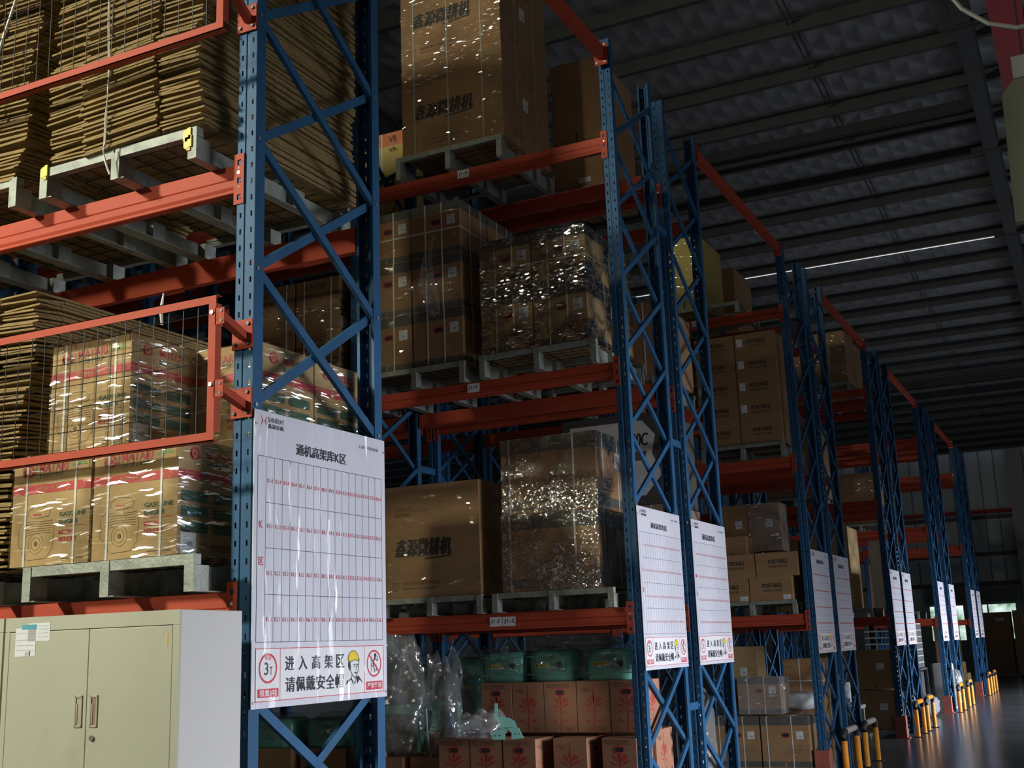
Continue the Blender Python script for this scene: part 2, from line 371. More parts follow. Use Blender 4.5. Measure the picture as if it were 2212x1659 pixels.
# ------------------------------------------------------------------ pallet racks
FH = 6.5; BAY = 2.45; LV = (1.885, 3.765, 5.65)
RY = {'K': .13, 'J': 4.65, 'I': 5.96, 'H': 10.52, 'G': 11.81, 'F': 16.27, 'E': 17.53, 'D': 22.3, 'C': 24.1, 'B': 28.9, 'A': 30.4}
def post_mesh():
    """slotted open-C post, web at y=0 facing -y, x -.05...05"""
    mb = MB(); T = .0025
    xs = [-.05, -.0335, -.0245, -.010, -.006, .006, .010, .0255, .0345, .05]; dy = [0, 0, 0, 0, .005, .005, 0, 0, 0, 0]
    for i in range(9):
        if i in (1, 7): continue
        a, c = xs[i], xs[i+1]
        for t in (0, T):
            mb.add([(a, dy[i]+t, 0), (c, dy[i+1]+t, 0), (c, dy[i+1]+t, FH), (a, dy[i]+t, FH)], [(0, 1, 2, 3) if t == 0 else (3, 2, 1, 0)])
    for i in (1, 7):
        a, c = xs[i], xs[i+1]; z = 0
        k = 0
        while True:
            zs = .053+.075*k-.0125; ze = zs+.025
            last = ze > FH-.02
            z1 = FH if last else zs
            if z1 > z:
                for t in (0, T): mb.add([(a, t, z), (c, t, z), (c, t, z1), (a, t, z1)], [(0, 1, 2, 3) if t == 0 else (3, 2, 1, 0)])
            if last: break
            mb.add([(a, 0, zs), (c, 0, zs), (c, T, zs), (a, T, zs), (a, 0, ze), (c, 0, ze), (c, T, ze), (a, T, ze)], [(3, 2, 1, 0), (4, 5, 6, 7), (0, 4, 7, 3), (1, 2, 6, 5)])
            z = ze; k += 1
    for sg in (-1, 1):
        x = .05*sg
        mb.box(min(x, x-sg*T), max(x, x-sg*T), 0, .062, 0, FH)
        mb.box(min(x, x-sg*.016), max(x, x-sg*.016), .062, .0645, 0, FH)
    return mb.mesh('post', 'blue_paint')
POST = post_mesh()
FOOT = MB().box(-.075, .075, -.03, .11, 0, .008).mesh('foot_plate', 'blue_paint')
def brace_mesh(up):
    """channel brace across the frame; from (y=.035) to (y=.955), .6 rise"""
    a, b = Vector((0, .03, 0)), Vector((0, .955, .6))
    if not up: a, b = Vector((0, .03, .6)), Vector((0, .955, 0))
    d = (b-a).normalized(); s = Vector((1, 0, 0)).cross(d); mb = MB()
    mb.bar(a, b, .003, .042, 0, s); 
    for k in (1, -1): mb.bar(a+s*.0195*k+Vector((-.010, 0, 0)), b+s*.0195*k+Vector((-.010, 0, 0)), .020, .003, 0, s)
    return mb.mesh('brace', 'blue_paint')
BR = {True: brace_mesh(True), False: brace_mesh(False)}
BOLT = MB().tube([(0, 0, 0), (.006, 0, 0)], .009, 8).mesh('bolt', 'bolt_steel')
def beam_mesh(L):
    pr = [(.05, 0), (.009, 0), (.006, -.003), (.006, -.062), (.011, -.067), (.011, -.070), (0, -.074), (0, -.104), (.007, -.118), (.007, -.128), (.010, -.131), (.05, -.131)]
    mb = MB(); n = len(pr)
    vs = [(x, y, z) for x in (0, L) for y, z in pr]
    mb.add(vs, [tuple(range(n))[::-1], tuple(range(n, 2*n))]+[(i, (i+1) % n, n+(i+1) % n, n+i) for i in range(n)])
    return mb.mesh('beam', 'orange_paint')
BEAM = beam_mesh(BAY-.1-.03)
def connector_mesh():
    """plate with three key holes, x -.0275...0275, z +.04..-.19 from beam top, y 0...004"""
    mb = MB(); zz = [.045]
    holes = [(.012, -.014), (-.072, -.098), (-.150, -.176)]
    for t in (0, .004):
        def q(x0, x1, z0, z1): mb.add([(x0, t, z0), (x1, t, z0), (x1, t, z1), (x0, t, z1)], [(0, 1, 2, 3) if t == 0 else (3, 2, 1, 0)])
        q(-.0275, -.009, -.195, .04); q(.011, .0275, -.195, .04)
        z = .04
        for a, c in holes: q(-.009, .011, a, z); z = c
        q(-.009, .011, -.195, z)
    for a, c in holes:
        mb.add([(-.009, 0, c), (.011, 0, c), (.011, .004, c), (-.009, .004, c), (-.009, 0, a), (.011, 0, a), (.011, .004, a), (-.009, .004, a)], [(3, 2, 1, 0), (4, 5, 6, 7), (0, 4, 7, 3), (1, 2, 6, 5)])
    mb.add([(-.0275, 0, -.195), (.0275, 0, -.195), (.0275, .004, -.195), (-.0275, .004, -.195), (-.0275, 0, .04), (.0275, 0, .04), (.0275, .004, .04), (-.0275, .004, .04)], [(3, 2, 1, 0), (4, 5, 6, 7), (0, 4, 7, 3), (1, 2, 6, 5)])
    mb.tube([(0, -.003, -.048), (0, .002, -.048)], .008, 8, 1); mb.tube([(0, -.0008, -.027), (0, .001, -.027)], .005, 6, 2); mb.tube([(0, -.0008, -.115), (0, .001, -.115)], .005, 6, 2)
    return mb.mesh('connector', ['orange_paint', 'bolt_steel', 'dark_bolt'])
CONN = connector_mesh()
RACK = {}
def frame(rk, x, yf, outer_up, detail=True):
    """upright frame whose +x side lies at x"""
    for k in (0, 1):
        p = link('post', POST, rk, (x-.05, yf if k == 0 else yf+1.0, 0), 0 if k == 0 else PI)
        link('foot_plate', FOOT, p)
    for c in range(10):
        z = .256+.6*c
        link('brace', BR[outer_up], rk, (x-.006, yf, z)); link('brace', BR[not outer_up], rk, (x-.034, yf, z))
        if detail:
            for y in (.022, .965): link('bolt', BOLT, rk, (x, yf+y, z))
def rack(r, nb, levels=LV, detail=True):
    yf = RY[r]
    rk = thing('pallet_rack', {'K': 'blue and orange pallet rack nearest the camera, with wire guards on its front',
        'J': 'blue and orange pallet rack of row J, second from the camera',
        'I': 'blue and orange pallet rack of row I, back to back behind row J'}.get(r, 'blue pallet rack with red beams, row %s counted towards the far wall' % r), 'rack', (0, 0, 0), 0, 'pallet racks')
    RACK[r] = rk
    for k in range(nb+1): frame(rk, -BAY*k, yf, r not in 'KIG', detail and k < 2)
    for k in range(nb):
        xl = -BAY*(k+1)
        for z in levels:
            for side in (0, 1):
                y = yf+.003 if side == 0 else yf+.997
                b = link('beam', BEAM, rk, (xl+.015, y, z) if side == 0 else (xl+BAY-.115, y, z), 0 if side == 0 else PI)
                RACK[(r, k, z, side)] = b
                Lb = BAY-.13
                if side == 0 or detail:
                    link('connector', CONN, b, (.0+.012-.040, -.0085, 0)); link('connector', CONN, b, (Lb-.012+.040, -.0085, 0))
    return rk
rack('K', 4, (1.885, 3.752, 5.63)); rack('J', 3); rack('I', 3); rack('H', 2); rack('G', 2, detail=False)
for r in 'FEDCBA': rack(r, 2, detail=False)
# overhead ties from row to row, and short spacers between back-to-back rows
def tie(ya, yb, z, x, lab, m='orange_paint'):
    t = thing('overhead_tie_beam', lab, 'beam', (x, ya, z-.11))
    MB().box(-.03, .03, .06, yb-ya-.06, 0, .11).build('tie_bar', m, t)
    for y in (.035, yb-ya-.045):
        p = MB().box(-.055, .055, y, y+.01, -.05, .14).build('end_plate', m, t)
        for dx, dz in ((-.035, -.03), (.035, -.03), (.035, .12), (-.035, .12)): link('bolt', BOLT, p, (dx, y-.002, dz), -PI/2)
RK = {'K': 1.13}
tie(1.13+.02, 4.65-.02, 6.40, -.05, 'red overhead tie beam running from row K to the top of row J')
tie(6.96+.02, 10.52-.02, 6.45, -.05, 'dark red overhead tie beam between the tops of rows I and H')
tie(12.81+.02, 16.27-.02, 6.45, -.05, 'thin overhead tie beam between the tops of rows G and F')
tie(18.53+.02, 22.3-.02, 6.45, -.05, 'thin overhead tie beam between the tops of rows E and D')
tie(25.1+.02, 28.9-.02, 6.45, -.05, 'farthest overhead tie beam, between the tops of rows C and B')
for ra, rb_ in (('J', 'I'), ('H', 'G'), ('F', 'E')):
    for x in (-.05, -.05-BAY):
        for z in (1.1, 3.27, 5.2):
            MB().box(x-.02, x+.02, RY[ra]+1.0, RY[rb_], z-.03, z+.03).build('row_spacer', 'blue_paint', RACK[rb_])
# location plates on the beams of row J and H
def plate(r, lv, x0, z0, txts, wd=.115, h=.072):
    b = RACK[(r, 0, lv, 0)]
    bx, by, bz = b.location
    for i, t in enumerate(txts):
        p = Print((x0+i*wd-bx, -.002, z0-bz), (1, 0, 0), (0, 0, 1), 0)
        p.add([p.P(0, 0)+Vector((0, .006, 0)), p.P(wd-.004, 0)+Vector((0, .006, 0)), p.P(wd-.004, h)+Vector((0, .006, 0)), p.P(0, h)+Vector((0, .006, 0)), p.P(0, 0), p.P(wd-.004, 0), p.P(wd-.004, h), p.P(0, h)],
              [(4, 5, 6, 7), (1, 0, 3, 2), (0, 1, 5, 4), (3, 7, 6, 2)], 0)
        p.lift = .001
        if t: p.text(t, .012, .018, wd-.024, .055, 1, 0, .01)
        else: p.rect(.02, .03, wd-.03, .042, 1)
        o = p.build('location_plate', ['paper', 'ink_black'], b)
plate('J', 5.65, -1.447, 5.567, ['J1-4'])
plate('J', 3.765, -1.405, 3.677, ['J1-3'])
plate('J', 1.885, -1.264, 1.782, ['J1-2', 'J1-1'])
plate('H', 5.65, -1.25, 5.56, ['H1-4'])
plate('H', 3.765, -1.15, 3.68, [''])
plate('F', 5.65, -.9, 5.56, [''])
plate('D', 3.765, -.9, 3.68, [''])
for r, lv, x0, z0, up in (('J', 5.65, -1.447, 5.567, 1), ('J', 1.885, -1.149, 1.782, -1)):   # small arrows beside J1-4 and J1-1
    b = RACK[(r, 0, lv, 0)]; p = Print((x0-b.location[0], -.002, z0-b.location[2]), (1, 0, 0), (0, 0, 1), .0012)
    p.line([(.1, .02), (.1, .055)], .003); t = .055 if up > 0 else .02
    p.line([(.094, t-.009*up), (.1, t), (.106, t-.009*up)], .003); p.build('location_plate_arrow', 'ink_black', b)

# ------------------------------------------------------------------ row signs
SW, SH = 1.0, 1.214
def sign(r, full=True):
    y = RY[r]; z0 = 1.420
    if r == 'C': y = 24.24
    lab = {'K': 'large white row K rack sign with red warning panel, nearest the camera', 'J': 'white row J rack sign hung on the second rack end',
           'I': 'white row I rack sign, right of the row J sign', 'H': 'grey-looking shaded row H rack sign on the fourth rack end', 'G': 'grey-looking shaded row G rack sign, right of the row H sign'}.get(r,
           'small bright row %s rack sign far down the aisle' % r)
    mb = MB(); n = 12
    for i in range(n):   # board with a faint waviness
        a, c = SW*i/n, SW*(i+1)/n
        mb.add([(0, a, 0), (0, c, 0), (0, c, SH), (0, a, SH), (-.004, a, 0), (-.004, c, 0), (-.004, c, SH), (-.004, a, SH)], [(0, 1, 2, 3), (7, 6, 5, 4), (4, 5, 1, 0), (3, 2, 6, 7)]+([(0, 3, 7, 4)] if i == 0 else [])+([(1, 5, 6, 2)] if i == n-1 else []))
    bd = mb.build('rack_sign', 'sign_white', None, (.012, y, z0)); tag(bd, lab, 'sign', 'row signs on the rack ends')
    T = lambda b: SH-b       # b measured downwards from the top
    P = lambda: Print((0, 0, 0), (0, 1, 0), (0, 0, 1), .0012)
    # header
    p = P(); mt = ['sign_ink', 'sign_red']
    cx, cy = .062, T(.043)
    for sg in (-1, 1): p.poly([(cx+sg*.020, cy+.024), (cx+sg*.004, cy), (cx+sg*.020, cy-.024), (cx+sg*.011, cy)] if sg > 0 else [(cx-.020, cy+.024), (cx-.011, cy), (cx-.020, cy-.024), (cx-.004, cy)], 1)
    p.text('SHINERAY', .089, T(.044), .199, T(.022), 0); p.text('鑫源农机', .089, T(.070), .197, T(.050), 0, 0, 0.0, False, .0008)
    p.text('心是一切的源泉', .774, T(.064), .943, T(.048), 0)
    p.text('通机高架库%s区' % r, .286, T(.160), .668, T(.108), 0, 0, .012, False, .0011)
    p.build('header_print', mt, bd)
    # grid
    g = P(); wl = .0022
    rows = [.193, .385, .573, .763, .954]
    g.rect(.024, T(rows[-1]), .024+wl, T(rows[0])); cols = [.079+(.966-.079)*i/16 for i in range(17)]
    for c in cols: g.rect(c, T(rows[-1]), c+wl*.7, T(rows[0]))
    for i, b in enumerate(rows): g.rect(.024 if i in (0, 4) else .079, T(b)-wl/2, .966, T(b)+wl/2)
    g.build('grid_print', 'sign_ink', bd)
    c = P()
    c.text(r, .037, T(.494), .061, T(.464), 0, 0, .012); c.text('区', .036, T(.645), .067, T(.612), 0, 0, .012)
    if full:
        for j in range(4):
            zb = (.297, .487, .680, .868)[j]
            for i in range(16):
                c.text('%s%d-%d' % (r, i+1, 4-j), cols[i]+.010, T(zb+.004), cols[i+1]-.009 if i < 9 else cols[i+1]-.002, T(zb-.014), 0)
    else:
        for j in range(4):
            zb = (.297, .487, .680, .868)[j]
            for i in range(16): c.rect(cols[i]+.010, T(zb+.002), cols[i+1]-.008, T(zb-.010))
    c.build('cell_numbers', 'sign_red', bd)
    # warning panel
    q = P(); mt = ['sign_red', 'sign_ink', 'sign_clean', 'sign_yellow']
    q.rect(.024, T(1.188), .970, T(.979), 2); q.lift = .0006
    q.frame(.025, T(1.187), .969, T(.980), .003); q.rect(.183, T(1.187), .1855, T(.980)); q.rect(.807, T(1.187), .8095, T(.980))
    q.ring(.104, T(1.058), .060, .009); q.text('3', .080, T(1.085), .107, T(1.034), 1, 0, .012); q.text('T', .115, T(1.085), .133, T(1.052), 1, 0, .012)
    q.text('限重', .085, T(1.026), .124, T(1.010), 0, 0, .012)
    q.rect(.038, T(1.172), .174, T(1.138)); q.lift = .0012; q.text('限重3吨', .052, T(1.168), .162, T(1.142), 2, 0, .012); q.lift = .0006
    x = .216
    for ch, xa in zip('进入高架区', (.217, .309, .404, .497, .585)): q.text(ch, xa, T(1.071), xa+.060, T(1.013), 1, 0, .012, False, .0013)
    for k, ch in enumerate('请佩戴安全帽'): q.text(ch, .220+k*.0715, T(1.158), .220+k*.0715+.064, T(1.097), 1, 0, .012, False, .0013)
    # worker in a yellow helmet, drawn in line
    hx, hy = .718, T(1.036)
    q.poly([(hx-.040, hy-.006)]+[(hx+.042*math.cos(t), hy+.036*math.sin(t)) for t in [PI-PI*k/10 for k in range(11)]]+[(hx+.049, hy-.002), (hx+.045, hy-.010), (hx+.01, hy-.004), (hx-.02, hy-.012)], 3)
    q.lift = .0012
    q.line([(hx-.040, hy-.006)]+[(hx+.042*math.cos(t), hy+.036*math.sin(t)) for t in [PI-PI*k/10 for k in range(11)]]+[(hx+.049, hy-.002), (hx+.045, hy-.010), (hx+.01, hy-.004), (hx-.02, hy-.012)], .003, 1, True)
    q.line([(hx+.044, hy-.012), (hx+.040, hy-.05), (hx+.022, hy-.078), (hx+.008, hy-.082), (hx-.012, hy-.066), (hx-.026, hy-.040)], .003, 1)
    q.poly([(hx-.040, hy-.010), (hx-.024, hy-.014), (hx-.020, hy-.034), (hx-.030, hy-.052), (hx-.042, hy-.030)], 1)
    q.line([(hx+.002, hy-.026), (hx+.014, hy-.024)], .004, 1); q.line([(hx+.026, hy-.024), (hx+.036, hy-.026)], .004, 1)
    q.disc(hx+.008, hy-.033, .003, 1); q.disc(hx+.031, hy-.033, .003, 1); q.line([(hx+.022, hy-.030), (hx+.024, hy-.048), (hx+.017, hy-.050)], .002, 1); q.poly([(hx+.006, hy-.060), (hx+.018, hy-.057), (hx+.030, hy-.060), (hx+.018, hy-.066)], 1)
    q.line([(hx-.010, hy-.066), (hx-.016, hy-.088), (hx+.012, hy-.108), (hx+.022, hy-.080)], .003, 1)
    q.poly([(hx-.016, hy-.086), (hx-.030, hy-.096), (hx-.058, hy-.108), (hx-.050, hy-.092)], 1); q.line([(hx-.058, hy-.108), (hx-.016, hy-.084), (hx-.002, hy-.112)], .0035, 1)
    q.poly([(hx+.022, hy-.080), (hx+.040, hy-.074), (hx+.078, hy-.108), (hx+.048, hy-.092), (hx+.030, hy-.110)], 1)
    q.lift = .0006
    # no climbing
    q.ring(.889, T(1.060), .061, .008)
    a, b = .889, T(1.060)
    q.disc(a+.010, b+.036, .010, 1); q.line([(a+.006, b+.026), (a-.008, b+.002), (a+.004, b-.036)], .007, 1); q.line([(a+.004, b+.024), (a+.026, b+.012), (a+.030, b+.030)], .005, 1)
    q.line([(a-.008, b+.002), (a+.018, b-.010), (a+.018, b-.034)], .005, 1); q.line([(a-.024, b+.030), (a-.024, b-.036)], .004, 1); q.line([(a-.024, b+.02), (a-.008, b+.014)], .004, 1); q.line([(a-.024, b-.01), (a-.010, b-.012)], .004, 1)
    q.lift = .0012; q.line([(a-.042, b+.040), (a+.042, b-.040)], .007, 0); q.lift = .0006
    q.rect(.822, T(1.177), .958, T(1.140)); q.lift = .0012; q.text('严禁攀爬', .830, T(1.172), .950, T(1.145), 2, 0, .012)
    q.build('warning_panel', mt, bd)
    if r in 'KJI':
        cf = MB()
        for i in range(12):
            for j in range(10): cf.add([(.004, SW*i/12, SH*j/10), (.004, SW*(i+1)/12, SH*j/10), (.004, SW*(i+1)/12, SH*(j+1)/10), (.004, SW*i/12, SH*(j+1)/10)], [(0, 1, 2, 3)])
        cf.build('cover_film', 'film_sign', bd)
    for a, b in ((.012, .06), (.012, 1.19), (.988, .06), (.988, 1.19)): link('screw', BOLT, bd, (.0, a, T(b))).scale = (.6, .6, .6)
for r in ROWS: sign(r, r in 'KJI')

# ------------------------------------------------------------------ wire guards on the front of row K
def guard(z0, z1, xr, lab, tabs):
    yg = -.15; W = 2.42; xl = xr-W; t = .036
    g = thing('wire_mesh_guard', lab, 'guard', (xl, yg, z0), 0, 'wire guards on row K')
    h = z1-z0
    def ang(a, b, nm):   # angle-iron bar of the frame
        a, b = Vector(a), Vector(b); mb = MB()
        horiz = abs(b.x-a.x) > abs(b.z-a.z)
        if horiz:
            s = 1 if a.z > h/2 else -1
            mb.box(min(a.x, b.x), max(a.x, b.x), 0, .004, a.z-t/2, a.z+t/2); mb.box(min(a.x, b.x), max(a.x, b.x), 0, t, a.z+s*(t/2-.004), a.z+s*t/2)
        else:
            s = 1 if a.x > W/2 else -1
            mb.box(a.x-t/2, a.x+t/2, 0, .004, t, h-t); mb.box(min(a.x+s*(t/2-.004), a.x+s*t/2), max(a.x+s*(t/2-.004), a.x+s*t/2), .0041, t, t, h-t)
        mb.build(nm, 'orange_paint', g)
    ang((0, 0, h-t/2), (W, 0, h-t/2), 'frame_bar'); ang((0, 0, t/2), (W, 0, t/2), 'frame_bar')
    ang((W-t/2, 0, 0), (W-t/2, 0, h), 'frame_bar'); ang((t/2, 0, 0), (t/2, 0, h), 'frame_bar')
    wv = MB().tube([(0, 0, 0), (0, 0, h-.02)], .0021, 5).mesh('wire', 'wire_steel'); wh = MB().tube([(0, 0, 0), (W-.02, 0, 0)], .0021, 5).mesh('wire', 'wire_steel')
    x = W-.10
    while x > .05: link('wire', wv, g, (x, .012, .01)); x -= .078
    z = h-.075
    while z > .03: link('wire', wh, g, (.01, .014, z)); z -= .1
    for zt in tabs:   # tab, arm and bolted plate on the post at height zt
        q = zt-z0
        tb = MB().box(W, W+.042, .0, .005, q-.034, q+.034).box(W-.003, W+.002, 0, .04, q-.034, q+.034).build('tab', 'orange_paint', g)
        for dz in (-.02, .02): link('bolt', MB().tube([(0, -.003, 0), (0, .003, 0)], .0065, 8).mesh('bolt', 'dark_bolt'), tb, (W+.029, 0, q+dz))
        link('bolt', MB().tube([(0, -.006, 0), (0, .003, 0)], .009, 8).mesh('bolt', 'bolt_steel'), tb, (W-t/2, 0, q+.02))
        px = -.051-xl
        MB().bar((W+.022, .004, q), (px+.01, .268, q-.012), .034, .034).build('arm', 'orange_paint', g)
        pl = MB().box(px-.053, px+.053, .268, .276, q-.066, q+.062).build('bracket_plate', 'orange_paint', g)
        for dx in (-.034, .034):
            for dz in (-.045, .042): link('bolt', MB().tube([(0, -.008, 0), (0, .003, 0)], .008, 8).mesh('bolt', 'dark_bolt'), pl, (px+dx, .268, q+dz))
guard(2.457, 3.056, .034, 'lower orange framed wire mesh guard in front of the wrapped engine cartons', (2.962, 2.665))
guard(4.234, 4.84, .040, 'upper orange framed wire mesh guard in front of the flattened cartons', (4.438, 4.75))

# ------------------------------------------------------------------ steel cabinets before row K
def cabinet(loc, rz, W, lab, detail=True):
    D, H = .385, 1.80
    c = thing('steel_cabinet', lab, 'cabinet', loc, rz)     # origin: front right corner on the floor; extends to -x and +y
    mb = MB(); mb.box(-W, 0, .012, D, 0, H, 0)
    me = mb.mesh('body', ['cabinet_cream', 'cabinet_lit_side']); 
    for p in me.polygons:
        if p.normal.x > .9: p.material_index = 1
    link('body', me, c, bevel=.003)
    for nm, a in (('rim', (-W, 0, .0, .012, H-.052, H)), ('rim', (-.028, 0, .0, .012, 0, H-.053)), ('rim', (-W, -W+.022, 0, .012, 0, H-.053))):
        MB().box(*a).build(nm, 'cabinet_cream', c)
    MB().box(-W+.01, -.01, .008, .0122, .02, H-.02).build('door_gap', 'cabinet_gap', c)
    for k in (0, 1):
        x0, x1 = (-W+.024, -W/2-.0015) if k == 0 else (-W/2+.0015, -.030)
        d = MB().box(x0, x1, 0, .0115, .06, H-.055).build('door', 'cabinet_cream', c, bevel=.0015)
        if not detail: continue
        hx = -W/2+(-.035 if k == 0 else .035)
        h = MB(); z0, z1 = 1.395, 1.508
        # recessed pull: raised rim with a dark slot
        pr = Print((hx, 0, 0), (1, 0, 0), (0, 0, 1), .002)
        for s0, s1, zz0, zz1 in ((-.017, -.011, z0, z1), (.011, .017, z0, z1), (-.017, .017, z0, z0+.008), (-.017, .017, z1-.008, z1)): h.box(hx+s0, hx+s1, -.004, .001, zz0, zz1)
        h.box(hx-.011, hx+.011, -.0008, .0005, z0+.008, z1-.008, 1 if k else 0); h.box(hx-.010, hx-.004, -.003, 0, z0+.012, z1-.03, 0)
        h.build('handle', ['handle_cream', 'handle_brown' if k else 'handle_cream'], d, bevel=.0015)
        if k:
            MB().tube([(hx-.004, -.006, 1.358), (hx-.004, .002, 1.358)], .010, 14).build('lock', 'bolt_steel', d)
            MB().box(-.055, -.049, -.001, 0, 1.675, 1.72).build('tape_scrap', 'sticker_yellow', d)
        else:
            s = Print((-W+.052, 0, 1.655), (1, 0, 0), (0, 0, 1), .0008)
            s.rect(.0, 0, .098, .105, 0); s.rect(.06, .055, .165, .122, 0); s.lift = .0006; s.rect(.03, .100, .10, .117, 1)
            for z in (.085, .06, .04, .022): s.rect(.006, z, .09, z+.002, 2)
            for z in (.11, .098, .084, .07): s.rect(.108, z, .155, z+.0015, 2)
            s.rect(.05, .004, .062, .016, 2); s.rect(.068, .002, .074, .02, 3)
            s.build('paper_label', ['paper', 'sticker_blue', 'ink_light', 'ink_grey'], d)
cabinet((.112, -.400, 0), math.radians(4.5), .805, 'tall cream steel cabinet with two doors and recessed pulls under row K')
cabinet((.112-.815*math.cos(math.radians(4.5)), -.400-.815*math.sin(math.radians(4.5)), 0), math.radians(4.5), .805, 'cream steel cabinet cut off by the left edge of the photo', False)

# ------------------------------------------------------------------ pallets
def pallet(loc, W, D, lab, H=.148, rz=0, group='grey steel pallets'):
    """steel pallet: origin at front-left bottom corner; three skids along y, top rails, wire deck"""
    p = thing('steel_pallet', lab, 'pallet', loc, rz, group)
    for k, x in enumerate((0, W/2-.024, W-.048)):
        s = MB().box(x, x+.048, -.004, .0, 0, H-.001).box(x+.001, x+.005, 0, D, .004, H-.043).box(x, x+.075 if k < 2 else x+.048, .0, D, 0, .004)
        for y in (.002, .35, .7, D-.1): s.box(x+.005, x+.044, y, y+.09, .004, H-.043)
        s.build('skid', 'pallet_steel', p)
    for y in (0, D/2-.02, D-.04): MB().box(0, W, y, y+.04, H-.042, H).build('rail', 'pallet_steel', p)
    d = MB()
    for i in range(1, 10): d.tube([(W*i/10, .01, H-.004), (W*i/10, D-.01, H-.004)], .0025, 4)
    for i in range(1, 12): d.tube([(.01, D*i/12, H-.008), (W-.01, D*i/12, H-.008)], .0025, 4)
    o = d.build('wire_deck', 'wire_steel', p); o['kind'] = 'stuff'
    return p
pallet((-1.075, -.055, 1.885), .945, 1.2, 'grey steel pallet under the wrapped engine cartons above the cabinet')
pallet((-2.30, -.03, 1.885), .98, 1.2, 'grey steel pallet under the lower stack of flattened cartons')
pallet((-1.155, -.01, 3.752), .945, 1.2, 'grey steel pallet under the tall stack of flattened cartons')
pk = [o for o in COL.objects if o.name.startswith('steel_pallet') and o.type == 'EMPTY'][-1]
for x, z in ((.02, .125), (.885, .11), (.89, .075)):
    tp = MB()
    for k in range(4): tp.box(x-.012+.009*k, x+.006+.009*k, -.010-.002*(k % 2), -.004, z-.02-.008*(k % 3), z+.022+.004*k)
    tp.build('tape_scrap', 'sticker_yellow', pk)
pallet((-2.30, -.01, 3.752), .99, 1.2, 'grey steel pallet at the upper left edge, under flattened cartons')
pallet((-2.24, 4.58, 1.885), .95, 1.1, 'steel pallet under the big tiller carton in row J')
pallet((-1.20, 4.58, 1.885), 1.02, 1.1, 'steel pallet under the two generator cartons in row J')
pallet((-2.36, 4.58, 3.765), .97, 1.1, 'steel pallet under the six strapped cartons in row J', .175)
pallet((-1.25, 4.58, 3.765), 1.03, 1.1, 'steel pallet under the four film-wrapped cartons in row J', .19)
pallet((-2.02, 4.58, 5.65), 1.04, 1.1, 'dark steel pallet on the top level of row J', .205)
pallet((-1.25, 5.93, 5.65), .95, 1.1, 'steel pallet on the top level of row I')
pallet((-3.50, 5.93, 5.65), .95, 1.1, 'steel pallet under the yellow tiller cartons in row I')
pallet((-1.25, 5.93, 1.885), 1.05, 1.1, 'steel pallet low in row I, seen through the row J rack end')
pallet((-1.25, 5.93, 3.765), 1.05, 1.1, 'steel pallet on the middle level of row I')
pallet((-3.62, 4.58, 3.765), 1.0, 1.1, 'steel pallet under the engine cartons in the second bay of row J', .175)
pallet((-1.22, 10.45, 3.765), 1.05, 1.1, 'pale steel pallet under the ten power station cartons in row H', .19)
pallet((-1.27, 10.45, 1.885), 1.08, 1.1, 'pale steel pallet under the low power station cartons in row H', .165)
pallet((-1.6, 10.45, 5.65), 1.0, 1.1, 'steel pallet on the top level of row H')
pallet((-1.3, 10.4, 0), 1.2, 1.1, 'steel pallet on the floor under the strapped cartons in row H', .14)
pallet((-1.35, 16.2, 1.885), 1.05, 1.1, 'steel pallet under the tall carton stack in row F', .15)
pallet((-1.45, 22.25, 1.885), 1.05, 1.1, 'steel pallet under the cartons in row D')

# ------------------------------------------------------------------ cartons
class Proto:
    def __init__(s): s.p = []
    def add(s, name, me, parent=0, bevel=0): s.p.append((name, me, parent, bevel)); return len(s.p)-1
    def place(s, name, label, loc, rz=0, group=None, cat='carton'):
        os = []
        for i, (nm, me, par, bv) in enumerate(s.p):
            o = bpy.data.objects.new(name if i == 0 else nm, me); COL.objects.link(o)
            if bv:
                b = o.modifiers.new('bevel', 'BEVEL'); b.width = bv; b.segments = 2; b.limit_method = 'ANGLE'
            if i == 0: o.location = loc; o.rotation_euler = (0, 0, rz); tag(o, label, cat, group)
            else: o.parent = os[par]
            os.append(o)
        return os[0]
def box_mesh(w, d, h, m, seam=True):
    """carton: body with a slightly bulged front and a closed top seam"""
    mb = MB(); mb.box(0, w, 0, d, 0, h)
    if seam:
        mb.box(0, w, .0, d/2-.001, h, h+.003); mb.box(0, w, d/2+.001, d, h, h+.003)
    return mb.mesh('carton', m)
def film_mesh(w, d, h, m, e=.005, n=10):
    mb = MB(); rr = random.Random(int(w*1000+h*77))
    def wob(): return rr.uniform(-.002, .003)
    def grid(o, u, v, nu, nv):
        vs = [Vector(o)+Vector(u)*(i/nu)+Vector(v)*(j/nv)+Vector(u).cross(Vector(v)).normalized()*(wob() if 0 < i < nu and 0 < j < nv else 0) for j in range(nv+1) for i in range(nu+1)]
        mb.add(vs, [(j*(nu+1)+i, j*(nu+1)+i+1, (j+1)*(nu+1)+i+1, (j+1)*(nu+1)+i) for j in range(nv) for i in range(nu)])
    grid((-e, -e, 0), (w+2*e, 0, 0), (0, 0, h+e), n, n); grid((w+e, -e, 0), (0, d+2*e, 0), (0, 0, h+e), n, n)
    grid((-e, d+e, 0), (0, -d-2*e, 0), (0, 0, h+e), n, n); grid((-e, -e, h+e), (w+2*e, 0, 0), (0, d+2*e, 0), n, 4)
    return mb.mesh('stretch_film', m, True)
